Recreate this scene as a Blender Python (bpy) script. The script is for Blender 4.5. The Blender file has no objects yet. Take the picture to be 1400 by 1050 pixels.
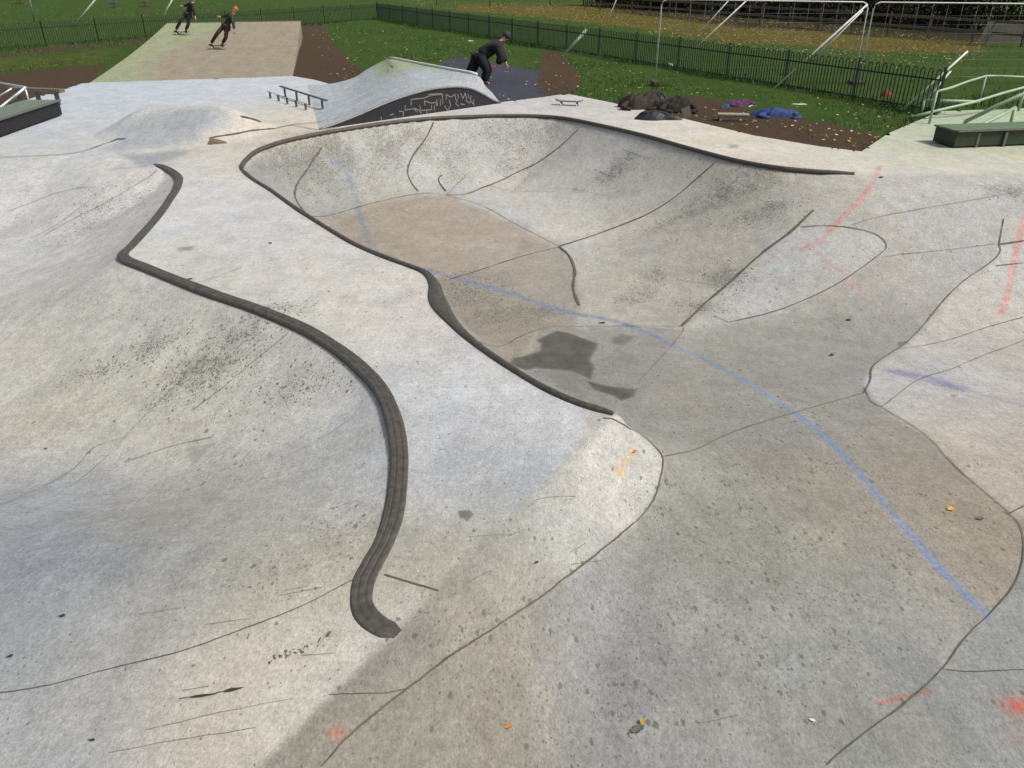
import bpy, bmesh, math, random
import numpy as np
from mathutils import Vector, Matrix
random.seed(7); rng = np.random.default_rng(7)
sc = bpy.context.scene; C = sc.collection
R = math.radians
# ------------------------------------------------------------------ camera
F = 1060.0; CH = 3.4; PITCH = math.atan(570 / F)
cd = bpy.data.cameras.new('camera'); cam = bpy.data.objects.new('camera', cd); C.objects.link(cam)
cam.location = (0, 0, CH); cam.rotation_euler = (math.pi / 2 - PITCH, 0, 0)
cd.sensor_width = 36; cd.lens = 36 * F / 1400; cd.clip_end = 2000; cd.clip_start = 0.05
sc.camera = cam
cp, sp = math.cos(PITCH), math.sin(PITCH)
def dirs(px, py):
    u = (np.asarray(px, float) - 700) / F; v = -(np.asarray(py, float) - 525) / F
    return np.stack([u, cp + v * sp, -sp + v * cp], -1)
def P(px, py, z=0.0):
    d = dirs(px, py); t = (z - CH) / d[2]; return Vector((d[0] * t, d[1] * t, z))
def PD(px, py, Y):                      # point of the pixel's sight line at world depth Y
    d = dirs(px, py); t = Y / d[1]; return Vector((d[0] * t, Y, CH + d[2] * t))
# ------------------------------------------------------------------ curve tools
def spline(pts, n=6):
    p = np.array(pts, float); out = []
    q = np.vstack([2 * p[0] - p[1], p, 2 * p[-1] - p[-2]])
    for i in range(1, len(q) - 2):
        for k in range(n):
            t = k / n; a, b, c, d = q[i-1], q[i], q[i+1], q[i+2]
            out.append(.5 * ((2*b) + (-a+c)*t + (2*a-5*b+4*c-d)*t*t + (-a+3*b-3*c+d)*t**3))
    out.append(p[-1]); return np.array(out)
def gpts(px, z=0.0): return np.array([tuple(P(x, y, z))[:2] for x, y in px])
def sdist(X, Y, line, val=None, lim=None):
    """distance to a polyline; val = values per vertex, interpolated"""
    shp = X.shape; X = X.ravel(); Y = Y.ravel()
    best = np.full(X.shape, 1e9); bv = np.zeros(X.shape)
    for i in range(len(line) - 1):
        ax, ay = line[i]; bx, by = line[i+1]; dx, dy = bx-ax, by-ay; L = dx*dx+dy*dy + 1e-12
        t = np.clip(((X-ax)*dx + (Y-ay)*dy) / L, 0, 1)
        d = np.hypot(X-ax-t*dx, Y-ay-t*dy); m = d < best
        best[m] = d[m]
        if val is not None: bv[m] = (val[i] + (val[i+1]-val[i]) * t)[m]
    best = best.reshape(shp)
    return (best, bv.reshape(shp)) if val is not None else best
def inside(X, Y, poly):
    r = np.zeros(X.shape, bool); n = len(poly)
    for i in range(n):
        x1, y1 = poly[i]; x2, y2 = poly[(i+1) % n]
        if y1 == y2: continue
        c = ((y1 > Y) != (y2 > Y)) & (X < (x2-x1) * (Y-y1) / (y2-y1) + x1)
        r ^= c
    return r
def sm(x, a, b):
    t = np.clip((x - a) / (b - a), 0, 1); return t * t * (3 - 2 * t)
# ------------------------------------------------------------------ the lie of the concrete
S_PX = [(212,224),(232,231),(245,242),(243,256),(232,274),(218,294),(200,315),(182,335),(170,350),(200,364),(240,380),(290,399),(340,416),
        (390,435),(430,454),(470,480),(500,505),(525,535),(541,575),(548,620),(546,665),(540,705),(528,740),(512,770),(500,795),(497,825),(512,848),(545,866)]
S_W = spline(gpts(S_PX), 5)
FAR_L = gpts([(-900,262),(-300,234),(0,217),(100,210),(150,213),(190,217),(212,224)])
POLY_L = np.vstack([FAR_L, S_W, gpts([(420,1040),(300,1250),(-700,1250),(-1600,700)])])
RIM_PX = [(330,232),(334,222),(350,208),(372,199),(400,191),(450,181),(500,173),(560,165),(620,161),(690,159),(760,161),(820,172),(880,186),(940,203),(1000,219),(1060,230),(1110,235),(1168,239)]
RIM_W = spline(gpts(RIM_PX), 5)
NE_PX = [(330,232),(345,245),(372,262),(404,285),(440,308),(480,332),(520,350),(555,363),(582,374),(594,390),(597,408),(608,428),(632,455),(660,478),(700,505),(745,532),(790,552),(838,567)]
NE_W = spline(gpts(NE_PX), 5)
SEAM_W = gpts([(838,567),(780,622),(700,702),(620,782),(545,862),(450,952),(350,1052),(260,1150),(200,1250)])
EXT_W = gpts([(1168,239),(1280,238),(1400,238),(1900,246),(2600,262)])
POLY_R = np.vstack([NE_W, SEAM_W, gpts([(900,1500),(2400,1500)]), EXT_W[::-1], RIM_W[::-1]])
def concave(t): t = np.clip(t, 0, 1); return 1 - (1 - t) ** 2
def cosine(t): t = np.clip(t, 0, 1); return .5 - .5 * np.cos(np.pi * t)
BUMPS = [(P(254,147,.5), 1.25, 1.35, .30, .55, -.12)]
def H(X, Y):
    X = np.asarray(X, float); Y = np.asarray(Y, float); Z = np.zeros(X.shape)
    near = (np.hypot(X, Y) < 34)
    if not near.any(): return Z
    x = X[near]; y = Y[near]; z = np.zeros(x.shape)
    inL = inside(x, y, POLY_L)
    if inL.any():
        a, b = x[inL], y[inL]
        p1 = concave(sdist(a, b, S_W) / 2.8); p2 = cosine(sdist(a, b, FAR_L) / 3.4)
        z[inL] = -.72 * np.minimum(p1, p2) * sm(b, 3.5, 6.2)
    inR = inside(x, y, POLY_R)
    if inR.any():
        a, b = x[inR], y[inR]
        n = len(RIM_W); d, w = sdist(a, b, RIM_W, np.interp(np.arange(n), [0, n*.45, n*.7, n-1], [1.7, 2.1, 2.8, 3.6])); p1 = 1 - (1 - np.clip(d / w, 0, 1)) ** 2.2
        p2 = concave(sdist(a, b, NE_W) / 1.15)
        d, w = sdist(a, b, SEAM_W, [.45, .7, .95, 1.1, 1.2, 1.2, 1.2, 1.2, 1.2]); p3 = cosine(d / w)
        p4 = cosine(sdist(a, b, EXT_W) / 5.0)
        z[inR] = (-.45 - .95 * sm(b, 4.0, 12.0)) * np.minimum(np.minimum(p1, p2), np.minimum(p3, p4))
    for c, lx, ly, fl, h, rot in BUMPS:
        u = (x - c.x) * math.cos(rot) + (y - c.y) * math.sin(rot); v = -(x - c.x) * math.sin(rot) + (y - c.y) * math.cos(rot)
        e = np.hypot(np.maximum(np.abs(u) - .75, 0) / lx, np.maximum(np.abs(v + .12) - .2, 0) / ly)
        bz = h * np.clip(1 - e + .05*np.sin(e*6), 0, 1) ** .9; z = np.where(e < 1, np.maximum(z, bz), z)
    Z[near] = z; return Z
TT = np.exp(np.linspace(math.log(2.0), math.log(90), 1400))
def cast(px, py):
    px = np.atleast_1d(np.asarray(px, float)); py = np.atleast_1d(np.asarray(py, float)); out = []
    for i in range(len(px)):
        d = dirs(px[i], py[i]); Q = d[None] * TT[:, None]; g = Q[:, 2] + CH - H(Q[:, 0], Q[:, 1])
        k = np.argmax(g < 0); k = max(k, 1); f = g[k-1] / (g[k-1] - g[k]); t = TT[k-1] + f * (TT[k] - TT[k-1])
        out.append((d[0]*t, d[1]*t, CH + d[2]*t))
    return np.array(out)
def castl(px): a = np.array(px, float); return cast(a[:, 0], a[:, 1])[:, :2]
def G(px, py): a = cast([px], [py])[0]; return Vector(a)
# soften the creases where two transitions meet
def HV(x, y): return float(H(np.array([x]), np.array([y]))[0])
# ------------------------------------------------------------------ objects and materials
def lin(c):
    return tuple(((v/255) / 12.92 if v/255 <= .04045 else ((v/255 + .055) / 1.055) ** 2.4) for v in c)
def new_mat(name):
    m = bpy.data.materials.new(name); m.use_nodes = True; nt = m.node_tree
    return m, nt, nt.nodes['Principled BSDF']
def nd(nt, t, **k):
    n = nt.nodes.new(t)
    for a, b in k.items():
        if a.startswith('i_'):
            key = a[2:].replace('_', ' '); n.inputs[int(key) if key.isdigit() else key].default_value = b
        else: setattr(n, a, b)
    return n
def coords(nt, scale=(1,1,1), rot=(0,0,0)):
    tc = nd(nt, 'ShaderNodeTexCoord'); mp = nd(nt, 'ShaderNodeMapping'); mp.inputs['Scale'].default_value = scale; mp.inputs['Rotation'].default_value = rot
    nt.links.new(tc.outputs['Object'], mp.inputs[0]); return mp.outputs[0]
def mat(name, col, rough=.7, var=.25, scale=6, metal=0, bump=.15, col2=None, stretch=(1,1,1)):
    """col = measured albedo colour in 0-255 sRGB"""
    m, nt, b = new_mat(name); c = lin(col); c2 = lin(col2) if col2 else tuple(v * (1 - var) for v in c)
    co = coords(nt, stretch)
    n = nd(nt, 'ShaderNodeTexNoise', i_Scale=scale, i_Detail=8.0, i_Roughness=.65); nt.links.new(co, n.inputs['Vector'])
    r = nd(nt, 'ShaderNodeMapRange', i_1=.35, i_2=.65); nt.links.new(n.outputs[0], r.inputs[0])
    mx = nd(nt, 'ShaderNodeMix', data_type='RGBA'); nt.links.new(r.outputs[0], mx.inputs[0])
    mx.inputs[6].default_value = (*c, 1); mx.inputs[7].default_value = (*c2, 1); nt.links.new(mx.outputs[2], b.inputs['Base Color'])
    b.inputs['Roughness'].default_value = rough; b.inputs['Metallic'].default_value = metal
    if bump:
        bp = nd(nt, 'ShaderNodeBump', i_Strength=bump, i_Distance=.01); nt.links.new(n.outputs[0], bp.inputs['Height']); nt.links.new(bp.outputs[0], b.inputs['Normal'])
    return m
def tag(o, label=None, cat=None, group=None, kind=None):
    if label: o['label'] = label
    if cat: o['category'] = cat
    if group: o['group'] = group
    if kind: o['kind'] = kind
    return o
def empty(name, loc, label, cat, group=None, rz=0):
    o = bpy.data.objects.new(name, None); C.objects.link(o); o.location = loc; o.rotation_euler = (0, 0, rz); o.empty_display_size = .2
    return tag(o, label, cat, group)
def link(name, me, m, parent=None):
    o = bpy.data.objects.new(name, me); C.objects.link(o)
    for k in (m if isinstance(m, (list, tuple)) else [m]): me.materials.append(k)
    if parent: o.parent = parent
    return o
class MB:
    def __init__(s): s.v = []; s.f = []; s.m = []; s.sm = []
    def add(s, v, f, mi=0, smooth=False):
        b = len(s.v); s.v += [tuple(p) for p in v]; s.f += [tuple(i + b for i in q) for q in f]; s.m += [mi] * len(f); s.sm += [smooth] * len(f)
    def box(s, c, size, rot=None, mi=0, bev=0.0):
        hx, hy, hz = [q / 2 for q in size]; c = Vector(c)
        if bev <= 0:
            v = [Vector((x, y, z)) for x in (-hx, hx) for y in (-hy, hy) for z in (-hz, hz)]
            f = [(0,1,3,2),(4,6,7,5),(0,4,5,1),(2,3,7,6),(0,2,6,4),(1,5,7,3)]
        else:
            bm = bmesh.new(); bmesh.ops.create_cube(bm, size=1)
            for w in bm.verts: w.co = Vector((w.co.x*size[0], w.co.y*size[1], w.co.z*size[2]))
            bmesh.ops.bevel(bm, geom=bm.edges[:], offset=bev, segments=2, affect='EDGES')
            bm.verts.index_update(); v = [w.co.copy() for w in bm.verts]; f = [[w.index for w in q.verts] for q in bm.faces]; bm.free()
        if rot is not None: v = [rot @ p for p in v]
        s.add([p + c for p in v], f, mi)
    def bar(s, a, b, w, h, mi=0, bev=0.0):
        a = Vector(a); b = Vector(b); d = b - a
        s.box((a + b) / 2, (d.length, w, h), d.to_track_quat('X', 'Z').to_matrix(), mi, bev)
    def tube(s, pts, r, seg=8, mi=0, caps=True, smooth=True):
        pts = [Vector(p) for p in pts]; n = len(pts); rs = r if isinstance(r, (list, tuple)) else [r] * n
        V = []; Fc = []; up = Vector((0, 0, 1))
        for i, p in enumerate(pts):
            t = (pts[min(i+1, n-1)] - pts[max(i-1, 0)]).normalized()
            a = t.cross(up) if abs(t.z) < .95 else t.cross(Vector((1, 0, 0))); a.normalize(); b2 = t.cross(a)
            for k in range(seg):
                q = 2 * math.pi * k / seg; V.append(p + a * math.cos(q) * rs[i] + b2 * math.sin(q) * rs[i])
        for i in range(n - 1):
            for k in range(seg): Fc.append((i*seg+k, i*seg+(k+1) % seg, (i+1)*seg+(k+1) % seg, (i+1)*seg+k))
        if caps: Fc += [tuple(range(seg))[::-1], tuple((n-1)*seg + k for k in range(seg))]
        s.add(V, Fc, mi, smooth)
    def ball(s, c, r, seg=10, mi=0, sc=(1,1,1), jit=0):
        V = []; Fc = []; c = Vector(c); ring = seg // 2 + 1
        for i in range(ring + 1):
            th = math.pi * i / ring
            for k in range(seg):
                ph = 2 * math.pi * k / seg; j = 1 + random.uniform(-jit, jit)
                V.append(c + Vector((math.sin(th)*math.cos(ph)*sc[0], math.sin(th)*math.sin(ph)*sc[1], math.cos(th)*sc[2])) * r * j)
        for i in range(ring):
            for k in range(seg): Fc.append((i*seg+k, (i+1)*seg+k, (i+1)*seg+(k+1) % seg, i*seg+(k+1) % seg))
        s.add(V, Fc, mi, True)
    def build(s, name, m, parent=None):
        me = bpy.data.meshes.new(name); me.from_pydata(s.v, [], s.f); o = link(name, me, m, parent)
        me.polygons.foreach_set('material_index', s.m); me.polygons.foreach_set('use_smooth', s.sm)
        bm = bmesh.new(); bm.from_mesh(me); bmesh.ops.remove_doubles(bm, verts=bm.verts, dist=1e-6); bmesh.ops.recalc_face_normals(bm, faces=bm.faces); bm.to_mesh(me); bm.free()
        me.update(); return o
def origin_to(o, loc):                                      # put a single-mesh thing's origin at its base
    o.data.transform(Matrix.Translation(-Vector(loc))); o.location = loc; return o
# ------------------------------------------------------------------ ground grid: denser towards the viewer's side of the park
NA, NR = 940, 600
ang = np.linspace(R(-64), R(64), NA); rad = np.concatenate([np.exp(np.linspace(math.log(1.2), math.log(75), NR)), [100, 160, 300, 700]]); NR = len(rad)
GX = rad[:, None] * np.sin(ang)[None]; GY = rad[:, None] * np.cos(ang)[None]
CONC_PX = [(-1500,175),(-300,150),(0,150),(30,139),(52,131),(72,128),(88,122),(112,114),(124,112),(400,104),(430,109),(458,117),(520,117),(600,135),(682,140),(740,133),(775,128),
           (835,140),(880,150),(930,161),(1030,185),(1120,200),(1178,207),(1215,182),(1285,152),(1400,148),(2600,170),(2600,1500),(-1500,1500)]
CONC = gpts(CONC_PX); CONC[-2:] = [(40, -8), (-40, -8)][0:2]
CONC = CONC[:-2]; CONC = np.vstack([CONC, [(60, -5), (-60, -5)]])
# snap grid points that lie close to the slab's edge onto it
cell = np.hypot(GX, GY) * .006
for i in range(len(CONC) - 3):
    ax, ay = CONC[i]; bx, by = CONC[i+1]; dx, dy = bx-ax, by-ay; L = dx*dx+dy*dy
    t = np.clip(((GX-ax)*dx + (GY-ay)*dy) / L, 0, 1); qx, qy = ax+t*dx, ay+t*dy; d = np.hypot(GX-qx, GY-qy); m = d < cell
    GX = np.where(m, qx, GX); GY = np.where(m, qy, GY)
GZ = H(GX, GY)
field_noise = .05 * np.sin(GX * .9 + 1.3 * np.sin(GY * .5)) * np.sin(GY * .7 + GX * .3)
def smooth_noise(X, Y, f, seed):
    a = np.zeros(X.shape); g = np.random.default_rng(seed)
    for k in range(7):
        th = g.uniform(0, 6.28); w = f * g.uniform(.6, 1.7); a += np.sin((X*math.cos(th) + Y*math.sin(th)) * w + g.uniform(0, 6.28) + .8*np.sin((X*math.sin(th) - Y*math.cos(th)) * w * .7))
    return a / 7
fx = (GX[:-1, :-1] + GX[1:, :-1] + GX[:-1, 1:] + GX[1:, 1:]) / 4; fy = (GY[:-1, :-1] + GY[1:, :-1] + GY[:-1, 1:] + GY[1:, 1:]) / 4
conc_face = inside(fx, fy, CONC)
idx = np.arange(NR * NA).reshape(NR, NA)
quads = np.stack([idx[:-1, :-1], idx[:-1, 1:], idx[1:, 1:], idx[1:, :-1]], -1)
def sub_mesh(name, mask, X, Y, Z):
    q = quads[mask]; used, inv = np.unique(q, return_inverse=True); q = inv.reshape(q.shape)[:, ::-1]
    co = np.stack([X.ravel()[used], Y.ravel()[used], Z.ravel()[used]], -1)
    return used, q, co
def mesh_np(name, co, q):
    me = bpy.data.meshes.new(name); me.vertices.add(len(co)); me.vertices.foreach_set('co', co.astype(np.float32).ravel())
    me.loops.add(q.size); me.loops.foreach_set('vertex_index', q.astype(np.int32).ravel())
    me.polygons.add(len(q)); me.polygons.foreach_set('loop_start', np.arange(0, q.size, q.shape[1], dtype=np.int32)); me.polygons.foreach_set('use_smooth', np.ones(len(q), bool))
    me.update(calc_edges=True); me.validate(); return me
def attr(me, name, arr):
    a = me.color_attributes.new(name, 'FLOAT_COLOR', 'POINT'); n = len(me.vertices)
    full = np.ones((n, 4), np.float32); full[:len(arr), :arr.shape[1]] = arr; a.data.foreach_set('color', full.ravel())
used, cq, cco = sub_mesh('c', conc_face, GX, GY, GZ)
cx, cy = cco[:, 0], cco[:, 1]
# ---- tints of the separate pours; sampled light and shade are in these colours
REG = {}
def rbf(samples, x, y):
    pts = castl([(s[0], s[1]) for s in samples]); col = np.array([lin(s[2]) for s in samples])
    a = np.arctan2(x, y); r = np.log(np.hypot(x, y)); pa = np.arctan2(pts[:, 0], pts[:, 1]); pr = np.log(np.hypot(pts[:, 0], pts[:, 1]))
    W = 0; S = 0
    for i in range(len(samples)):
        w = np.exp(-((a-pa[i])**2 + (.75*(r-pr[i]))**2) / (2*.085**2)) + 1e-7 / (.02 + (a-pa[i])**2 + (r-pr[i])**2); W = W + w; S = S + w[:, None] * col[i]
    return S / W[:, None]
DECK = [(-100,160,(188,198,208)),(30,205,(196,200,206)),(120,150,(184,194,206)),(200,125,(186,194,204)),(300,125,(190,198,208)),(380,130,(192,198,204)),(170,175,(192,200,208)),
 (240,175,(168,172,178)),(310,185,(202,192,176)),(400,165,(206,198,182)),(360,205,(208,198,180)),(500,165,(204,196,182)),(620,153,(192,194,200)),(720,145,(190,190,194)),(800,150,(192,188,184)),
 (900,170,(208,204,196)),(1000,195,(208,200,186)),(1100,215,(206,200,190)),(1200,220,(202,200,198)),(1350,220,(204,196,182)),(1350,180,(172,186,160)),(1250,190,(170,184,158)),
 (-100,260,(178,176,172)),(60,235,(186,186,184)),(30,300,(182,182,182)),(150,270,(206,206,204)),(80,360,(198,198,198)),(0,430,(180,178,172)),(140,430,(196,194,186)),
 (300,250,(196,198,200)),(260,330,(194,195,198)),(350,380,(192,193,194)),(450,330,(196,194,192)),(480,400,(198,194,186)),(560,440,(194,192,190)),(640,520,(192,194,196)),(760,560,(194,196,200)),
 (600,620,(176,180,188)),(700,640,(170,174,182)),(640,740,(172,170,158)),(620,800,(170,167,158)),(520,920,(198,194,186)),
 (260,470,(186,186,178)),(400,480,(200,200,192)),(420,560,(196,198,200)),(280,580,(180,178,168)),(100,540,(184,181,170)),(480,640,(190,192,194)),(380,660,(178,180,176)),(450,740,(168,164,152)),
 (250,700,(160,160,156)),(60,680,(162,166,172)),(100,800,(146,152,162)),(0,900,(148,150,152)),(200,850,(154,156,156)),(330,800,(158,158,152)),(400,880,(194,190,180)),(250,930,(186,182,172)),
 (120,980,(172,174,176)),(300,1020,(188,182,172)),(420,950,(196,191,182)),(0,1020,(168,170,172)),(60,960,(160,162,162))]
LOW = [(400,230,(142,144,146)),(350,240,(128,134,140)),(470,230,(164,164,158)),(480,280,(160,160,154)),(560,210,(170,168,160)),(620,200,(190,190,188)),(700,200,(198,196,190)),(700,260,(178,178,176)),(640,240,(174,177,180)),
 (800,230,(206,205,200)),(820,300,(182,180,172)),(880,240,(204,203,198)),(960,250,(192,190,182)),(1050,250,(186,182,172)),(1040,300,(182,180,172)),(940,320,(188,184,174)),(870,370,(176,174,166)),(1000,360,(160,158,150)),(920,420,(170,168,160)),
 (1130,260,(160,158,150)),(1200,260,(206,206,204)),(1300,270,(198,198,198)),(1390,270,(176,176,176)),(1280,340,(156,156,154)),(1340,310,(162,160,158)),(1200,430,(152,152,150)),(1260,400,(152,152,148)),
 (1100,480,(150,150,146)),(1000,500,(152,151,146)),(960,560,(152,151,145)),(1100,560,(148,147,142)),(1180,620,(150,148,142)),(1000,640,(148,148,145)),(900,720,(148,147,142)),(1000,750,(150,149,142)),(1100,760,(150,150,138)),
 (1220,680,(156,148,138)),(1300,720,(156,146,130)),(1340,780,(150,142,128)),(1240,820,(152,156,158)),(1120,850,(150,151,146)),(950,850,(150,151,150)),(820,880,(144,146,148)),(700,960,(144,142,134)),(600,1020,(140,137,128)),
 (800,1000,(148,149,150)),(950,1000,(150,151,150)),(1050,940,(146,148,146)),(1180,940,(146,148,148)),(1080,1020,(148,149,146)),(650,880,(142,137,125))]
BANK = [(850,600,(194,193,189)),(870,650,(180,179,175)),(800,650,(178,177,172)),(760,700,(166,167,166)),(720,760,(158,158,150)),(640,830,(148,144,135)),(540,920,(148,144,134)),(430,1020,(140,136,128))]
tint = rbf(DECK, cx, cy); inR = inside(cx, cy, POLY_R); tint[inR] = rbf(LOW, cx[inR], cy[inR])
def region(px, samples, m=1.0, soft=0):
    pl = castl(px); k = inside(cx, cy, pl) & (cy < 40); col = rbf(samples, cx[k], cy[k]); tint[k] = tint[k] * (1 - m) + col * m
region([(842,566),(875,594),(903,620),(907,632),(898,672),(872,712),(805,772),(700,842),(600,908),(520,972),(440,1044),(350,1052),(450,952),(545,862),(700,702),(780,622)], BANK)
region([(1105,300),(1140,309),(1180,313),(1206,324),(1212,336),(1200,350),(1150,386),(1080,420),(1000,442),(935,452),(980,402),(1060,332)], [(1150,330,(186,186,184)),(1100,380,(184,185,186)),(1000,430,(176,176,172))])
region([(1460,270),(1372,305),(1366,350),(1300,402),(1240,470),(1195,500),(1180,525),(1205,557),(1262,592),(1310,640),(1382,702),(1600,760),(1600,300)], [(1380,360,(184,184,182)),(1330,430,(186,184,178)),(1380,480,(186,182,176)),(1260,530,(182,182,184)),(1350,600,(184,178,170)),(1390,680,(180,172,162))])
region([(424,296),(500,281),(575,265),(610,266),(690,300),(764,338),(700,362),(616,382),(520,352),(440,310)], [(470,310,(158,153,142)),(560,320,(168,148,128)),(620,290,(160,148,132)),(680,340,(160,154,146)),(560,360,(166,152,136))], .75)
region([(765,338),(782,352),(788,385),(792,420),(784,448),(735,452),(700,500),(640,460),(600,415),(590,380),(660,370)], [(680,380,(150,142,130)),(720,420,(146,142,134)),(650,430,(146,136,124)),(760,380,(150,146,138))], .75)
region([(735,452),(790,447),(870,447),(935,452),(905,495),(870,555),(838,567),(760,540),(690,500)], [(880,480,(148,147,144)),(820,520,(142,142,140)),(850,550,(150,148,144))], .8)
region([(1500,740),(1396,775),(1388,800),(1330,862),(1290,915),(1210,985),(1130,1046),(1600,1100)], [(1350,900,(146,150,150)),(1250,1000,(144,147,144)),(1380,1000,(148,147,142))])
region([(205,150),(300,148),(318,160),(300,175),(255,192),(200,203),(140,205),(165,182)], [(250,160,(160,166,174)),(180,195,(172,178,186)),(290,165,(162,162,160))])  # mound's front face: its shade is painted as a darker bluish tint
region([(150,205),(172,211),(205,210),(245,204),(262,207),(235,217),(212,225),(198,229),(182,222)], [(200,216,(158,162,168))])  # shaded facet below the mound, painted as a flat grey triangle
tg = np.full((NR*NA, 3), np.nan); tg[used] = tint; tg = tg.reshape(NR, NA, 3)
for _ in range(2):
    acc = np.zeros_like(tg); ww = np.zeros(tg.shape[:2] + (1,))
    for dy_ in (-1, 0, 1):
        for dx_ in (-1, 0, 1):
            q_ = np.roll(np.roll(tg, dy_, 0), dx_, 1); ok_ = ~np.isnan(q_[..., :1]); acc += np.where(ok_, q_, 0); ww += ok_
    tg = np.where(np.isnan(tg), np.nan, acc / np.maximum(ww, 1))
tint = tg.reshape(-1, 3)[used]
PCOL = np.zeros((len(cx), 3)) + .3; PA = np.zeros(len(cx))
def lay(ix, k, col):
    up = k > PA[ix]; a = PCOL[ix]; a[up] = np.array(lin(col)); a[k < .01] = a[k < .01]; PCOL[ix] = a; PA[ix] = np.maximum(PA[ix], k)
def paint(px, w, col, m, spl=True, wobble=0.0):
    l = castl(px); l = spline(l, 4) if spl and len(l) > 2 else l
    bb = (cx > l[:, 0].min()-1) & (cx < l[:, 0].max()+1) & (cy > l[:, 1].min()-1) & (cy < l[:, 1].max()+1)
    d = sdist(cx[bb], cy[bb], l); k = np.exp(-(d / w) ** 4) * m * (1 + wobble * smooth_noise(cx[bb], cy[bb], 14, 3)); k = np.clip(k, 0, 1)[:, None]
    lay(bb, k[:, 0], col)
def blot(px, py, rx, col, m, ry=None):
    c = G(px, py); d = np.hypot((cx - c.x) / rx, (cy - c.y) / (ry or rx)); k = np.exp(-d ** 2 * 1.2) * m; lay(slice(None), k, col)
BLUE = (128,148,186)
paint([(455,222),(480,245),(490,290),(505,330),(522,350),(560,362)], .075, (120,138,170), .5, wobble=.6)
paint([(560,362),(640,385),(700,402),(770,425),(845,440),(900,462)], .07, (118,138,172), .8, wobble=.4)
paint([(900,462),(960,490),(1000,510),(1060,548),(1110,582),(1150,620),(1190,665),(1230,712),(1270,760),(1310,802),(1350,842)], .042, (128,150,190), .85, wobble=.4)
paint([(552,215),(575,240),(620,262),(700,300),(770,335),(850,365)], .07, (150,165,190), .35, wobble=.6)
paint([(1203,226),(1196,245),(1178,270),(1150,300),(1122,328),(1098,340)], .05, (218,140,128), .62, wobble=.7)
paint([(1098,340),(1060,350),(1030,372)], .05, (200,150,140), .35, wobble=.6)
paint([(1110,342),(1150,372),(1185,405),(1215,432),(1260,440)], .04, (200,150,140), .4, wobble=.6)
paint([(1402,295),(1392,330),(1384,370),(1376,410),(1368,430)], .05, (220,138,128), .6, wobble=.4)
paint([(1230,508),(1280,516),(1330,535),(1400,556)], .05, (140,152,192), .45, wobble=.5)
paint([(1225,508),(1260,516),(1310,530)], .13, (134,138,176), .75, wobble=.5)
paint([(1198,962),(1235,953),(1272,945)], .012, (196,112,74), .7)
paint([(845,648),(858,630),(866,618)], .03, (214,176,120), .6, wobble=.4)
paint([(985,502),(1005,508)], .02, (196,166,100), .6)
blot(460, 1003, .055, (188,116,92), .75, .04); blot(1396, 968, .12, (206,96,70), .8, .08); blot(1392, 1010, .1, (180,150,138), .4)
blot(1255, 430, .3, (176,158,164), .2)
# stains: speckles, scuffs, wet
spots = np.full(cx.shape, .03); spots[inR] = .10; scuff = np.zeros(cx.shape); wet = np.zeros(cx.shape)
def add(arr, px, py, rx, ry, m, rot=0):
    c = G(px, py); x = (cx - c.x); y = (cy - c.y); u = x*math.cos(rot) + y*math.sin(rot); v = -x*math.sin(rot) + y*math.cos(rot)
    np.maximum(arr, m * np.exp(-((u/rx)**2 + (v/ry)**2)), out=arr)
for a in [(1120,790,.9,.8,.75),(1000,860,.8,.5,.6),(900,900,.7,.6,.6),(1010,680,1.0,.9,.55),(1120,640,.7,.8,.5),(820,940,.6,.5,.6),(1050,960,.5,.4,.5),(640,880,.5,.6,.5),(1260,700,.7,.6,.4),(1060,560,.8,.8,.35),(760,1000,.5,.3,.5),
          (400,770,.35,.3,.6),(480,720,.3,.3,.75),(330,640,.4,.5,.5),(1100,880,.7,.4,.5),(1200,760,.4,.4,.5)]: add(spots, *a)
for a in [(330,455,.55,.3,.95,.5),(290,500,.45,.4,.9,.4),(215,470,.35,.3,.6),(350,445,.4,.12,.85,.5),(130,510,.3,.2,.6),(400,530,.5,.3,.35),(640,400,.55,.7,.95),(680,430,.6,.45,.8),(740,425,.4,.2,.8),(620,390,.3,.4,.8),
          (980,270,.5,.35,1.0),(950,290,.8,.3,.7),(1040,290,.5,.3,.85),(1010,260,.9,.7,.5),(840,235,.4,.3,.7),(450,195,.9,.35,1.0),(390,215,.5,.5,.9),(430,225,.8,.5,.65),(530,200,.5,.6,.75),(560,185,.6,.4,.7),(720,185,1.4,.35,.55),(700,210,.5,.5,.5),
          (880,400,.2,.25,.75),(895,375,.2,.3,.75),(860,410,.25,.2,.6),(990,380,.35,.3,.8),(960,420,.3,.25,.8),(560,400,.1,.1,.3),(1385,262,.4,.25,.8),(620,220,.4,.6,.4),(240,540,.3,.25,.4),(150,290,.9,.9,.3)]: add(scuff, *a)
def wetpoly(px, m=1.0, soft=.05):
    l = castl(px); d = sdist(cx, cy, np.vstack([l, l[:1]])); s = np.where(inside(cx, cy, l), d, -d); np.maximum(wet, m * sm(s, -soft, soft), out=wet)
wetpoly([(696,497),(702,489),(738,480),(740,470),(733,465),(752,456),(762,452),(778,455),(796,462),(818,470),(812,482),(806,492),(812,503),(808,520),(798,514),(780,507),(752,505),(732,503),(718,506)])
wetpoly([(800,520),(822,526),(848,530),(871,532),(866,542),(850,548),(838,541),(812,533)], 1.0)
wetpoly([(832,462),(848,456),(866,459),(870,464),(852,472),(836,470)], .55, .09); wetpoly([(735,505),(800,507),(812,530),(790,540),(760,532)], .38, .1)
wetpoly([(700,322+28),(720,350),(735,334),(712,324)], .3, .1); wetpoly([(626,698),(640,696),(648,702),(640,712),(628,708)], .7, .01); wetpoly([(1225,468),(1240,465),(1243,470),(1230,473)],.6,.02)
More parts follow.
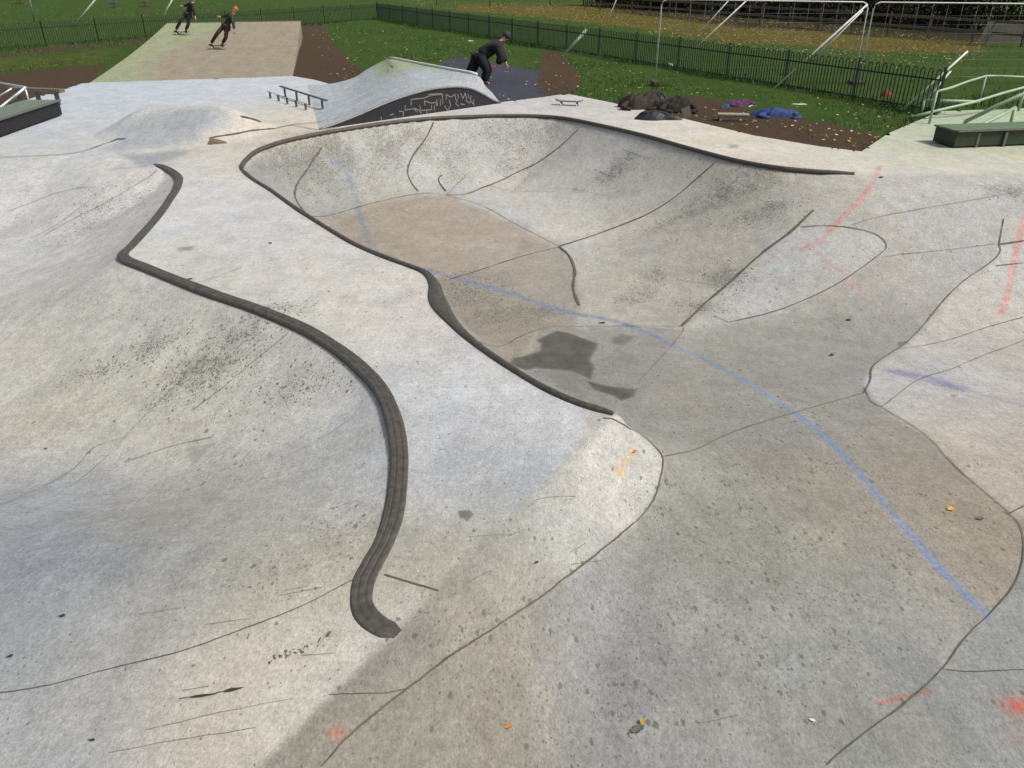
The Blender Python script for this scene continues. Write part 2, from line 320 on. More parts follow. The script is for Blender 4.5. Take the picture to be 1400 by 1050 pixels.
wetpoly([(240,338),(272,334),(262,343),(242,344)], .5, .05); wetpoly([(545,634-20),(556,610),(556,616)], .3, .02); wetpoly([(996,197),(1012,197),(1010,203),(994,203)], .45, .08); wetpoly([(974,201),(988,200),(984,203)], .4, .08)
wetpoly([(255,612),(300,602),(285,615),(262,640)], .35, .03); wetpoly([(115,790),(128,784),(128,790)], .4, .01)
mid = [(-1,0),(0,0)]
# joints, cracks and marker strokes: strips following the surface
strips_v = []; strips_q = []; sv0 = len(cco)
def strip(px, w, spl=True, broken=0.0, lift=.003):
    l = castl(px); l = spline(l, 8) if spl and len(l) > 2 else l
    L = np.concatenate([[0], np.cumsum(np.hypot(*np.diff(l, axis=0).T))]); n = max(4, min(900, int(L[-1] / (.0025 * math.hypot(*l[len(l)//2])))))
    s = np.linspace(0, L[-1], n); x = np.interp(s, L, l[:, 0]); y = np.interp(s, L, l[:, 1])
    tx = np.gradient(x); ty = np.gradient(y); q = np.hypot(tx, ty) + 1e-9; nx, ny = -ty/q, tx/q
    ww = w / 2 * (1 + .3 * np.sin(s * 7 + random.random() * 6) * np.sin(s * 3.1)) * (1 + rng.normal(0, .05, n))
    jx = np.cumsum(rng.normal(0, .0015, n)) * .5; jx -= np.linspace(0, jx[-1], n)
    a = np.stack([x + nx*(ww+jx), y + ny*(ww+jx)], -1); b = np.stack([x - nx*(ww-jx), y - ny*(ww-jx)], -1)
    base = sv0 + len(strips_v)
    ab = np.stack([a, b], 1).reshape(-1, 2); hz = H(ab[:, 0], ab[:, 1]) + lift + .0008 * np.hypot(ab[:, 0], ab[:, 1]); strips_v.extend(zip(ab[:, 0], ab[:, 1], hz))
    for i in range(n - 1):
        if broken and (s[i] / (.02 * math.hypot(x[i], y[i])) + .35*math.sin(s[i]*3.1)) % 1 > .74 + .2*math.sin(s[i]*2.3): continue
        strips_q.append((base+2*i, base+2*i+1, base+2*i+3, base+2*i+2))
J = [([(0,948),(60,938),(150,914),(240,893),(330,862),(420,826),(501,783)], .012), ([(526,786),(560,796),(600,808)], .022),
 ([(825,572),(850,580),(876,594),(896,612),(906,628),(902,655),(890,690),(868,715),(830,748),(770,795),(700,846),(640,885),(600,912),(540,958),(480,1005),(440,1048)], .020),
 ([(905,625),(985,599),(1060,573),(1130,552),(1181,538)], .011), ([(1181,538),(1190,520),(1197,498),(1240,468),(1300,400),(1362,352),(1366,332),(1372,300)], .028), ([(1181,530),(1190,548),(1205,557)], .02),
 ([(1205,557),(1255,520),(1300,505),(1350,484),(1400,466)], .014), ([(1226,478),(1262,473),(1300,464),(1350,448),(1400,434)], .014), ([(1205,557),(1262,592),(1310,642),(1380,702)], .014),
 ([(1372,700),(1388,712),(1397,735),(1397,765),(1385,800),(1355,838),(1330,862),(1310,885),(1290,912),(1240,960),(1180,1005),(1130,1046)], .016), ([(1292,916),(1330,919),(1400,916)], .009), ([(1380,703),(1400,692)], .02),
 ([(1095,311),(1130,309),(1170,313),(1200,322),(1212,336),(1204,348),(1150,386),(1080,419),(1020,436),(996,441)], .026), ([(996,441),(975,432)], .02), ([(1365,335),(1400,330)], .03), ([(1362,364),(1400,360)], .02),
 ([(1112,288),(1080,318),(1040,348),(1000,384),(960,418),(932,446)], .055), ([(976,224),(950,247),(920,272),(888,292),(850,308),(812,322),(765,337)], .034),
 ([(790,178),(772,195),(745,216),(715,232),(690,245),(660,257),(635,266),(612,267)], .034), ([(593,168),(582,190),(566,212),(558,230),(560,245),(572,262)], .034), ([(440,203),(425,225),(408,250),(404,270),(418,292)], .036),
 ([(422,296),(500,281),(575,265),(610,267)], .022), ([(610,267),(660,282),(700,304),(735,322),(765,338)], .022), ([(765,338),(735,345),(700,355),(660,368),(616,382)], .026), ([(765,338),(778,350),(786,370),(784,395),(792,418)], .05),
 ([(610,267),(622,255),(640,238)], .02), ([(610,262),(600,247),(604,240)], .04), ([(640,462),(690,472),(740,450),(790,447),(860,447),(935,453)], .014), ([(935,452),(925,447),(840,445)], .012), ([(935,452),(905,488),(875,520)],.008),
 ([(400,640-20),(455,590),(480,572)], .006), ([(170,632),(230,612),(290,598)], .010), ([(0,692),(40,674),(100,642),(130,612),(175,598)], .007), ([(105,660),(130,640),(190,578),(240,528),(300,470)], .006), ([(395,455),(350,492),(315,522),(262,562)], .010),
 ([(0,208+8),(100,210),(150,195),(172,190)], .03), ([(60,322),(100,300),(150,275),(200,245),(216,232)], .014), ([(0,336),(60,318),(110,284)], .010), ([(10,290),(50,275),(95,260),(132,256)], .016), ([(0,470),(60,425),(110,390),(160,362)], .006),
 ([(268,388),(300,378),(330,366)], .010), ([(360,360),(380,354),(395,352)], .010), ([(145,233),(200,228),(260,222),(300,214),(350,208)], .014), ([(660,250),(700,262),(760,262)], .012), ([(720,262),(770,258),(835,268)], .01),
 ([(286,190),(330,182),(390,173),(430,168),(470,166)], .045), ([(400,172),(440,178),(470,172)], .03), ([(330,160),(345,163),(357,167)], .09), ([(850,205),(870,212),(888,218)], .012), ([(820,235),(835,242)], .02), ([(1040,205),(1062,207)], .02),
 ([(925,382),(960,388),(985,392)], .01), ([(1165,308),(1240,290),(1310,278),(1400,262)], .012), ([(1210,352),(1290,343),(1360,334)], .010), ([(250,0+945),(285,939)], .004), ([(905,690),(960,740),(1020,760)], .003),
 ([(200,998),(300,974),(400,955)], .004), ([(150,1030),(260,1010),(350,995)], .004), ([(450,950),(520,948),(555,942),(562,938)], .009), ([(640,735),(700,732)],.004), ([(710,458+0),(730,462)],.006)]
for px_, w_ in J:
    (xa, ya), (xb, yb) = px_[0], px_[-1]; steep = abs(yb-ya) > .3*abs(xb-xa) and (xb-xa)*(yb-ya) < 0
    strip(px_, w_ * (.55 if w_ < .03 else .85), broken=0.0)
for yy in range(14):                                       # faint hairlines and trowel marks
    x0 = rng.uniform(20, 1200); y0 = rng.uniform(620, 1000); strip([(x0, y0), (x0 + rng.uniform(20, 60), y0 - rng.uniform(4, 14))], .0025)
# marker scribble on the concrete by the coping's near end
T0 = [[(367,908),(372,904)],[(368,905),(369,909)],[(374,897),(376,902),(378,902)],[(374,897),(378,896)],[(375,900),(377,899)],[(382,896),(386,898),(383,900),(382,896)],[(389,893),(391,889),(393,891),(391,894),(390,896)],[(392,896),(391,901)],
      [(392,898),(396,896)],[(397,891),(397,893)],[(400,889),(403,888)],[(401,893),(405,892),(405,895)],[(408,889),(411,889),(413,892),(416,891),(414,894),(411,892)],[(415,888),(417,884),(421,883),(421,886)],[(425,882),(427,880)],[(435,879),(439,872)]]
for l in T0: strip(l, .006, spl=False)
strip([(447,871),(449,868),(452,864)], .02, spl=False)
nb = len(strips_v)
allco = np.vstack([cco, np.array(strips_v)]); allq = np.vstack([cq, np.array(strips_q)])
me = mesh_np('concrete', allco, allq)
# ---- concrete shader
K_ALB = .80
m, nt, b = new_mat('poured concrete'); L = nt.links
tc = nd(nt, 'ShaderNodeTexCoord'); OB = tc.outputs['Object']
def noise(sc_, det=6.0, rough=.6, st=None, rot=0):
    n = nd(nt, 'ShaderNodeTexNoise', i_Scale=sc_, i_Detail=det, i_Roughness=rough)
    if st:
        mp = nd(nt, 'ShaderNodeMapping'); mp.inputs['Scale'].default_value = st; mp.inputs['Rotation'].default_value = (0, 0, rot); L.new(OB, mp.inputs[0]); L.new(mp.outputs[0], n.inputs['Vector'])
    else: L.new(OB, n.inputs['Vector'])
    return n.outputs[0]
def mr(s, a, b_, c, d):
    n = nd(nt, 'ShaderNodeMapRange'); n.inputs[1].default_value = a; n.inputs[2].default_value = b_; n.inputs[3].default_value = c; n.inputs[4].default_value = d
    L.new(s, n.inputs[0]); return n.outputs[0]
def ma(op, a, b_=None):
    n = nd(nt, 'ShaderNodeMath', operation=op)
    for i, q in enumerate((a, b_)):
        if q is None: continue
        if isinstance(q, (int, float)): n.inputs[i].default_value = q
        else: L.new(q, n.inputs[i])
    return n.outputs[0]
def mixc(f, a, b_, bt='MIX'):
    n = nd(nt, 'ShaderNodeMix', data_type='RGBA', blend_type=bt)
    for i, q in ((0, f), (6, a), (7, b_)):
        if isinstance(q, tuple): n.inputs[i].default_value = (*q, 1) if len(q) == 3 else q
        elif isinstance(q, (int, float)): n.inputs[i].default_value = q
        else: L.new(q, n.inputs[i])
    return n.outputs[2]
at = nd(nt, 'ShaderNodeAttribute', attribute_name='tint'); st_ = nd(nt, 'ShaderNodeAttribute', attribute_name='stain'); sx = nd(nt, 'ShaderNodeSeparateColor'); L.new(st_.outputs['Color'], sx.inputs[0])
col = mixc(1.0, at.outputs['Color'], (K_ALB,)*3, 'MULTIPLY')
ST = (1, .5, 1)
n1 = noise(1.1, 5, .6); n2 = noise(5, 8, .7, ST); n3 = noise(75, 5, .8, ST); n4 = noise(2.6, 8, .75, (1, .8, 1), .35); n5 = noise(200, 3, .7, ST); n6 = noise(15, 9, .8, ST, .1)
n7 = noise(34, 8, .85, ST, -.2); n8 = noise(9, 9, .8, (.5, 2.2, 1), R(52))
f = ma('MULTIPLY', mr(n1, .35, .65, .94, 1.06), mr(n2, .35, .65, .90, 1.09)); f = ma('MULTIPLY', f, mr(n4, .35, .65, .93, 1.06)); f = ma('MULTIPLY', f, mr(n3, .35, .65, .76, 1.2)); f = ma('MULTIPLY', f, mr(n5, .35, .65, .86, 1.13)); f = ma('MULTIPLY', f, mr(n6, .35, .65, .88, 1.10)); f = ma('MULTIPLY', f, mr(n7, .35, .65, .80, 1.17)); f = ma('MULTIPLY', f, mr(n8, .35, .65, .92, 1.07))
cf = nd(nt, 'ShaderNodeCombineColor'); [L.new(f, cf.inputs[i]) for i in range(3)]
col = mixc(1.0, col, cf.outputs[0], 'MULTIPLY')
hue = mr(noise(.7, 4, .6), .4, .62, 0, .35); col = mixc(hue, col, mixc(1.0, col, (1.05, 1.0, .90), 'MULTIPLY')); hue2 = mr(noise(.9, 4, .6, (1.3, .8, 1), 1.2), .45, .65, 0, .5); col = mixc(hue2, col, mixc(1.0, col, (.95, 1.0, 1.08), 'MULTIPLY'))
# moss and gum speckles
vm = nd(nt, 'ShaderNodeMapping'); vm.inputs['Scale'].default_value = (1, .6, 1); L.new(OB, vm.inputs[0]); VO = vm.outputs[0]
def vor(scale, rnd=1.0):
    v = nd(nt, 'ShaderNodeTexVoronoi', i_Scale=scale, i_Randomness=rnd); w = nd(nt, 'ShaderNodeTexNoise', i_Scale=scale*2.2, i_Detail=3.0)
    L.new(VO, w.inputs['Vector']); va = nd(nt, 'ShaderNodeVectorMath', operation='SCALE'); va.inputs[3].default_value = .35/scale*1.6; L.new(w.outputs[1], va.inputs[0])
    vb = nd(nt, 'ShaderNodeVectorMath', operation='ADD'); L.new(VO, vb.inputs[0]); L.new(va.outputs[0], vb.inputs[1]); L.new(vb.outputs[0], v.inputs['Vector']); return v
def specks(scale, dens, size):
    v = vor(scale); s = nd(nt, 'ShaderNodeSeparateColor'); L.new(v.outputs['Color'], s.inputs[0])
    on = ma('LESS_THAN', s.outputs[0], dens); sz = ma('MULTIPLY', s.outputs[1], size); d = mr(ma('SUBTRACT', v.outputs['Distance'], sz), -.05, .05, 1, 0); return ma('MULTIPLY', on, d)
cl = mr(noise(2.2, 5, .7), .42, .60, .15, 1.25); sp0 = ma('MULTIPLY', sx.outputs[0], cl); k1 = specks(24, ma('MULTIPLY', sp0, .8), .42); k2 = specks(58, ma('ADD', ma('MULTIPLY', sp0, .9), .04), .42); k3 = specks(13, ma('MULTIPLY', sp0, .22), .30)
k = ma('MAXIMUM', ma('MAXIMUM', k1, k2), k3); col = mixc(ma('MULTIPLY', k, .66), col, (.085, .082, .058))
# rubbed black scuffs and lichen grain
g2 = mr(noise(3.2, 9, .85, ST), .40, .56, .12, 1.1); sv_ = ma('MULTIPLY', sx.outputs[1], g2)
sc1 = ma('MAXIMUM', specks(40, ma('MULTIPLY', sv_, 1.15), .68), specks(88, ma('MULTIPLY', sv_, 1.5), .66)); col = mixc(ma('MULTIPLY', sc1, .8), col, (.07, .068, .056))
sc2 = ma('MULTIPLY', sx.outputs[1], .42); col = mixc(ma('MULTIPLY', sc2, g2), col, (.16, .155, .14))
pt = nd(nt, 'ShaderNodeAttribute', attribute_name='paint'); pw = mr(noise(55, 8, .85, ST), .40, .56, .25, 1.1); pw2 = mr(noise(9, 6, .8, ST), .36, .55, .5, 1.1)
pk = ma('MINIMUM', ma('MULTIPLY', ma('MULTIPLY', ma('MULTIPLY', pt.outputs['Alpha'], 1.25), pw), pw2), 1.0); pcol = mixc(1.0, mixc(1.0, pt.outputs['Color'], (.72,)*3, 'MULTIPLY'), cf.outputs[0], 'MULTIPLY'); col = mixc(ma('MULTIPLY', pk, .9), col, pcol)
# wet patch
wn = ma('ADD', sx.outputs[2], mr(noise(7, 5, .6), 0, 1, -.22, .22)); wf = ma('MULTIPLY', mr(wn, .3, .55, 0, 1), mr(sx.outputs[2], 0, .15, 0, 1)); wc = mixc(mr(noise(6, 7, .7, ST), .35, .65, 0, 1), (.062, .061, .052), (.105, .102, .086)); ring = ma('MULTIPLY', mr(wn, .12, .32, 0, .3), mr(sx.outputs[2], 0, .1, 0, 1)); col = mixc(ring, col, (.16, .155, .13)); col = mixc(ma('MULTIPLY', wf, ma('MULTIPLY', sx.outputs[2], .97)), col, wc)
L.new(col, b.inputs['Base Color']); L.new(mr(wf, 0, 1, .85, .5), b.inputs['Roughness']); b.inputs['Specular IOR Level'].default_value = .15
hgt = ma('ADD', ma('MULTIPLY', n2, .5), ma('ADD', ma('MULTIPLY', n3, .25), ma('MULTIPLY', n6, .6)))
bp = nd(nt, 'ShaderNodeBump', i_Strength=.45, i_Distance=.012); hgt = ma('ADD', hgt, ma('MULTIPLY', n8, .8)); L.new(hgt, bp.inputs['Height']); L.new(bp.outputs[0], b.inputs['Normal'])
M_CONC = m
M_JOINT = mat('joint dirt', (98,94,84), .95, .5, 12)
ground = link('skatepark_ground', me, [M_CONC, M_JOINT]); tag(ground, kind='structure')
mi = np.zeros(len(me.polygons), np.int32); mi[len(cq):] = 1; me.polygons.foreach_set('material_index', mi)
tint *= (1 + .03 * smooth_noise(cx, cy, 3, 5))[:, None]
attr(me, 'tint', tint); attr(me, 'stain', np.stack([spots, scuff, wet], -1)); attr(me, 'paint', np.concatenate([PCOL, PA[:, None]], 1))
a_ = me.color_attributes['paint']; full = np.zeros((len(me.vertices), 4), np.float32); full[:len(PA), :3] = PCOL; full[:len(PA), 3] = PA; a_.data.foreach_set('color', full.ravel())
def conc_mat(name, col):                                   # same concrete, one even tint, for the separate ramps
    m2 = M_CONC.copy(); m2.name = name; n2_ = m2.node_tree
    for n in list(n2_.nodes):
        if n.type == 'ATTRIBUTE':
            outs = [l.to_socket for l in n.outputs['Color'].links]; rgb = n2_.nodes.new('ShaderNodeRGB'); rgb.outputs[0].default_value = (*lin(col), 1) if n.attribute_name == 'tint' else (.12, .12, 0, 1)
            for s in outs: n2_.links.new(rgb.outputs[0], s)
            n2_.nodes.remove(n)
    return m2
# ------------------------------------------------------------------ grass, soil, leaf litter ground
used2, gq, gco = sub_mesh('g', ~conc_face, GX, GY, GZ)
gx, gy = gco[:, 0], gco[:, 1]
edge = sdist(gx, gy, CONC[:-2]); gco[:, 2] += np.where(edge > .02, -.03 + .05 * sm(edge, .1, 2.5) + field_noise.ravel()[used2] * sm(edge, .5, 3), -.002)
def zone(px, soft=.25, n=.5):
    l = gpts(px); d = sdist(gx, gy, np.vstack([l, l[:1]])); s = np.where(inside(gx, gy, l), d, -d) + n * .35 * smooth_noise(gx, gy, 4, 8) + n*.2*smooth_noise(gx, gy, 11, 9); return sm(s, -soft, soft)
soil = np.maximum.reduce([zone([(406,30),(440,30),(452,52),(478,84),(505,106),(455,119),(396,106)], .15), zone([(745,70),(768,74),(788,96),(795,118),(770,132),(740,132),(735,104)], .3),
    zone([(838,146),(850,134),(880,131),(940,133),(985,140),(1010,150),(1100,164),(1150,172),(1200,182),(1222,192),(1180,212),(1100,204),(930,166)], .2), zone([(-400,98),(0,70),(190,53),(230,50),(200,60),(0,80),(-400,110)], .4), zone([(-400,140),(-100,112),(0,102),(90,94),(150,88),(124,114),(88,124),(40,138),(-300,152)], .4)])
slate = np.maximum(zone([(604,84),(625,79),(660,85),(700,92),(745,99),(762,112),(772,128),(682,142),(560,140),(600,100)], .2), zone([(430,100),(500,104),(458,119),(420,108)], .3))
litter = np.maximum(zone([(560,3),(700,6),(860,12),(1000,24),(1200,42),(1345,58),(1342,72),(1200,72),(1000,58),(860,38),(700,20),(560,12)], 1.2, 2), zone([(-400,92),(0,82),(170,68),(150,86),(0,100),(-300,112)], .8, 1.5) * .45)
dark = zone([(840,-3),(1000,4),(1200,22),(1360,42),(1345,60),(1200,50),(1000,36),(860,20),(830,10)], 1.0)
gme = mesh_np('field', gco, gq); attr(gme, 'zone', np.stack([soil, slate, litter], -1)); attr(gme, 'zone2', np.stack([dark, dark, dark], -1))
gco[:, 2] += 0
m, nt, b = new_mat('turf and soil'); L = nt.links; tc = nd(nt, 'ShaderNodeTexCoord'); OB = tc.outputs['Object']
za = nd(nt, 'ShaderNodeAttribute', attribute_name='zone'); zs = nd(nt, 'ShaderNodeSeparateColor'); L.new(za.outputs['Color'], zs.inputs[0]); zb = nd(nt, 'ShaderNodeAttribute', attribute_name='zone2')
na, nb_, nc, nf = noise(.35, 5, .6), noise(3.5, 8, .75), noise(22, 6, .75), noise(1.2, 6, .65)
g = mixc(mr(nb_, .35, .65, 0, 1), lin((40,68,18)), lin((66,92,30))); g = mixc(mr(nf, .45, .65, 0, .75), g, lin((74,80,32))); g = mixc(mr(na, .5, .7, 0, .5), g, lin((42,76,24))); g = mixc(mr(nc, .4, .7, 0, .7), g, lin((24,44,12)))
s1 = mixc(mr(nc, .35, .65, 0, 1), lin((50,40,30)), lin((84,68,52))); s2 = mixc(mr(nc, .35, .65, 0, 1), lin((44,48,62)), lin((76,78,88)))
l1 = mixc(mr(nc, .45, .62, 0, 1), lin((60,62,26)), lin((116,98,40)))
def brk(s): return mr(ma('ADD', s, mr(nb_, .3, .7, -.6, .6)), .4, .62, 0, 1)
g = mixc(brk(zs.outputs[2]), g, l1); g = mixc(brk(zs.outputs[1]), g, s2); g = mixc(brk(zs.outputs[0]), g, s1); g = mixc(ma('MULTIPLY', zb.outputs['Fac'], .8), g, lin((40,34,24)))
L.new(g, b.inputs['Base Color']); b.inputs['Roughness'].default_value = .95; b.inputs['Specular IOR Level'].default_value = .15
bp = nd(nt, 'ShaderNodeBump', i_Strength=.8, i_Distance=.05); L.new(ma('ADD', nc, nb_), bp.inputs['Height']); L.new(bp.outputs[0], b.inputs['Normal'])
field = link('grass_field', gme, m); tag(field, kind='structure')
# ------------------------------------------------------------------ shared materials
M_COP = mat('worn dark coping', (84,80,73), .55, .4, 18, .05, .3, col2=(58,56,51))
M_EDGE = mat('dull galvanised edge', (120,120,116), .5, .3, 20, .5)
M_FENCE = mat('dark green painted iron', (24,48,32), .5, .3, 20)
M_GALV = mat('galvanised tube', (186,190,192), .4, .25, 12, .6, .05)
M_WHITE = mat('white weathered pole', (205,206,200), .5, .2, 8, 0, .05)
M_WOOD = mat('grey weathered timber', (112,104,92), .85, .45, 9, 0, .4, stretch=(1,1,5))
M_DWOOD = mat('dark weathered timber', (74,68,58), .9, .4, 9)
M_GREEN = mat('dark green painted board', (40,56,34), .6, .4, 8)
M_DARK = mat('matt black', (22,22,24), .7, .3, 20)
M_STEEL = mat('grey steel', (120,126,134), .4, .3, 18, .6)
# ------------------------------------------------------------------ copings
def sweep(name, line, prof, m, label, group, zoff=0.0, parent=None, wid=None):
    l = line; n = len(l); tx = np.gradient(l[:, 0]); ty = np.gradient(l[:, 1]); q = np.hypot(tx, ty); nx, ny = -ty/q, tx/q
    mb = MB(); k = len(prof); V = []; Fc = []
    for i in range(n):
        k_w = (1 if wid is None else wid[i]) * (1 + .03*math.sin(i*.31)); jz = .0015*math.sin(i*.53)
        for (u, z) in prof: ez = max(0.0, 1 - min(i, n - 1 - i) / 3.0); V.append((l[i, 0] + nx[i]*u*k_w*(1 - .45*ez), l[i, 1] + ny[i]*u*k_w*(1 - .45*ez), z + zoff + jz - .008*ez))
    for i in range(n - 1):
        for j in range(k): Fc.append((i*k+j, i*k+(j+1) % k, (i+1)*k+(j+1) % k, (i+1)*k+j))
    Fc += [tuple(range(k)), tuple((n-1)*k+j for j in range(k))[::-1]]
    mb.add(V, Fc, 0, False); o = mb.build(name, m); c = l[n//2]; origin_to(o, (c[0], c[1], 0)); return tag(o, label, 'coping', group)
prof = [(.02,-.12),(.085,-.10),(.088,-.004),(.072,.012),(.046,.015),(.040,.010),(.020,.017),(-.004,.017),(-.010,.012),(-.030,.016),(-.050,.012),(-.060,.0),(-.056,-.06)]
prof = [(-u, z) for u, z in prof][::-1]
sweep('coping_edge', spline(gpts(S_PX), 8), prof, M_COP, 'wide dark ribbed coping snaking down the left side into the foreground', None)
pipe = [(.045*math.cos(a), .045*math.sin(a)) for a in np.linspace(0, 2*math.pi, 10, endpoint=False)]
sweep('coping_edge', spline(gpts(RIM_PX), 8), pipe, M_COP, 'long curved metal coping round the far rim of the sunken bowl', None, .012)
sweep('coping_edge', spline(gpts(NE_PX), 8), [(u*.8, z*.8) for u, z in pipe], M_COP, 'thin dark coping along the near lip of the bowl, above the puddle', None, .006, wid=(lambda q: 1 + 1.9*np.exp(-((q-.60)/.09)**2))(np.linspace(0, 1, len(spline(gpts(NE_PX), 8)))))  # widening part-way along imitates a dark shadow band at the lip
# ------------------------------------------------------------------ big roll-in ramp, far left
rt = empty('concrete_ramp', P(270, 108, 0), 'large pale tan concrete ramp rising to a flat edge by the left fence', 'ramp')
def rel(root, v): return Vector(v) - root.location
zt = .85; A, B_, Cc, D_ = P(123,113,0), P(400,104,0), P(411,29,zt), P(228,32,zt)
N = 24; M_ = 20; V = []; Fc = []; tl = []
def own_tint(o, cols, st=(.05, .2, 0)):
    n_ = len(o.data.vertices); cc = np.tile(np.array(cols[-1], np.float32), (n_, 1)); cc[:len(cols)] = cols[:n_]; attr(o.data, 'tint', cc); attr(o.data, 'stain', np.tile(np.array(st, np.float32), (n_, 1))); attr(o.data, 'paint', np.zeros((n_, 4), np.float32))
for i in range(N + 1):
    t = i / N; e = t - .12 * math.sin(math.pi * t); a = A.lerp(D_, t); c = B_.lerp(Cc, t); a.z = c.z = zt * max(0, e)
    for k in range(M_ + 1):
        u = k / M_; V.append(rel(rt, a.lerp(c, u))); g_ = 1 - sm(np.array(u + .12*math.sin(t*5)), .18, .40); ca, cb = np.array(lin((160,150,132))), np.array(lin((158,166,134))); tl.append((ca*(1-g_) + cb*g_) * (1 + .05*math.sin(k*2.3)*math.sin(i*.7)))
W_ = M_ + 1
for i in range(N):
    for k in range(M_): q = i*W_+k; Fc.append((q, q+1, q+W_+1, q+W_))
b_ = len(V)
for i in range(N + 1):
    for k in (0, M_): q = V[i*W_+k].copy(); q.z = -.05; V.append(q)
for i in range(N): Fc += [(i*W_, (i+1)*W_, b_+2*i+2, b_+2*i), (i*W_+M_, b_+2*i+1, b_+2*i+3, (i+1)*W_+M_)]
Fc.append((N*W_, N*W_+M_, b_+2*N+1, b_+2*N))
me_ = bpy.data.meshes.new('ramp_surface'); me_.from_pydata([tuple(q) for q in V], [], Fc); rs = link('ramp_surface', me_, M_CONC, rt); own_tint(rs, tl)
mb = MB(); d = (Cc - D_).normalized(); mb.bar(rel(rt, D_ + Vector((0, .06, .005))), rel(rt, Cc + Vector((0, .06, .005))), .10, .05); mb.build('metal_lip', M_EDGE, rt)
def ramp_z(px, py):                                        # height of the ramp surface seen at a pixel
    lo = 0; best = None
    for k in range(200):
        z = zt * k / 199; q = P(px, py, z); t = (q.y - A.y) / (D_.y - A.y); s = zt * (t - .12 * math.sin(math.pi * t))
        if best is None or abs(s - z) < best[0]: best = (abs(s - z), q)
    return best[1]
# ------------------------------------------------------------------ graffiti hump ramp
nearp = [(436,177,0),(462,168,.08),(490,157,.2),(515,146,.31),(540,136,.42),(565,128,.5),(590,122,.56),(620,119,.6),(642,121,.56),(660,129,.42),(672,136,.22),(684,141,0)]
farp = [(420,116,0),(455,114,.02),(484,106,.1),(500,96,.26),(514,88,.42),(524,83,.55),(533,80,.66),(570,87,.66),(612,95,.66),(652,103,.6),(664,118,.3),(674,128,0)]
gr = empty('graffiti_ramp', P(600, 154, 0), 'low humped concrete ramp with white graffiti on its black side, beyond the bowl', 'ramp')
NP_ = spline([tuple(P(*q)) for q in nearp], 4); FP_ = spline([tuple(P(*q)) for q in farp], 4)
# keep the near side in one upright plane
b0 = P(436,177,0); b1 = P(684,141,0); dirn = Vector((b1.x-b0.x, b1.y-b0.y, 0)).normalized()
NQ = []
for px, py, z in spline(nearp, 4):
    d = dirs(px, py); nrm = Vector((-dirn.y, dirn.x, 0)); o0 = Vector((0, 0, CH)); dv = Vector(d); t = (b0 - o0).dot(nrm) / dv.dot(nrm); q = o0 + dv * t; q.z = max(q.z, .0); NQ.append(q)
V = []; Fc = []; n = len(NQ); K = 12; tl = []
for i in range(n):
    for k in range(K + 1):
        V.append(rel(gr, NQ[i].lerp(Vector(FP_[i]), k / K))); u = i / n; v = k / K; g_ = float(sm(np.array(v), .35, .75) * sm(np.array(u), .25, .4) * (1 - sm(np.array(u + .3*(1-v)), .62, .8)))
        ca = np.array(lin((176,184,192))); cb = np.array(lin((160,172,140))); tl.append(ca*(1-g_) + cb*g_)
for i in range(n - 1):
    for k in range(K): Fc.append((i*(K+1)+k, (i+1)*(K+1)+k, (i+1)*(K+1)+k+1, i*(K+1)+k+1))
me_ = bpy.data.meshes.new('ramp_surface'); me_.from_pydata([tuple(q) for q in V], [], Fc); me_.polygons.foreach_set('use_smooth', [True]*len(Fc))
out = Vector((dirn.y, -dirn.x, 0)); 
mb = MB(); V = []; Fc = []
for q in NQ:
    V += [rel(gr, q + out * .015 - Vector((0, 0, .03))), rel(gr, Vector((q.x, q.y, -.02)) + out * .015)]
for i in range(n - 1): Fc.append((2*i, 2*i+1, 2*i+3, 2*i+2))
mb.add(V, Fc); M_PANEL = mat('black painted side panel', (26,28,38), .6, .5, 6); side_mb = mb
mb = MB(); V = []; Fc = []
for q in FP_:
    q = Vector(q); V += [rel(gr, q), rel(gr, Vector((q.x, q.y, -.05)))]
for i in range(n - 1): Fc.append((2*i, 2*i+1, 2*i+3, 2*i+2))
mb.add(V, Fc); mb.build('back_panel', M_PANEL, gr)
mb = MB(); mb.tube([rel(gr, q + out * .02) for q in NQ], .028, 6); mb.build('side_trim', M_EDGE, gr)
mb = MB(); lip = [Vector(q) for q in FP_[24:37]]; mb.tube([rel(gr, q + Vector((0, 0, .02))) for q in lip], .05, 6); mb.build('top_lip', mat('pale worn lip', (196,200,190), .6, .2, 8), gr)
# graffiti strokes standing on the panel
def onpanel(px, py, off=.022):
    d = Vector(dirs(px, py)); nrm = Vector((-dirn.y, dirn.x, 0)); o0 = Vector((0, 0, CH)); t = (b0 + out * off - o0).dot(nrm) / d.dot(nrm); return o0 + d * t
GS = [[(562,144),(562,136),(580,134),(590,130),(605,129),(605,136)],[(586,129),(604,128)],[(610,136),(610,129),(616,133),(622,129),(623,136)],[(581,144),(580,138),(590,141),(596,140),(597,144)],[(597,136),(598,144)],[(602,136),(602,144)],
      [(614,137),(616,143)],[(608,145),(612,151),(616,144)],[(626,129),(627,134)],[(630,128),(633,135),(636,127),(638,136)],[(640,129),(641,134)],[(644,131),(643,138),(648,143)],[(625,136),(623,142),(627,145)],[(630,142),(635,143)],[(647,136),(648,144)],
      [(554,144),(554,151),(560,149),(566,149),(570,153)],[(574,144),(575,151),(590,150),(590,144)],[(594,144),(594,151)],[(546,152),(552,153),(551,159)],[(560,150),(566,148),(572,150),(576,155)],[(583,152),(584,156)],[(533,157),(538,156)],[(521,160),(522,165)],[(540,160),(541,164)],
      [(606,137),(605,142)],[(637,137),(641,141),(644,138)]]
mb = side_mb
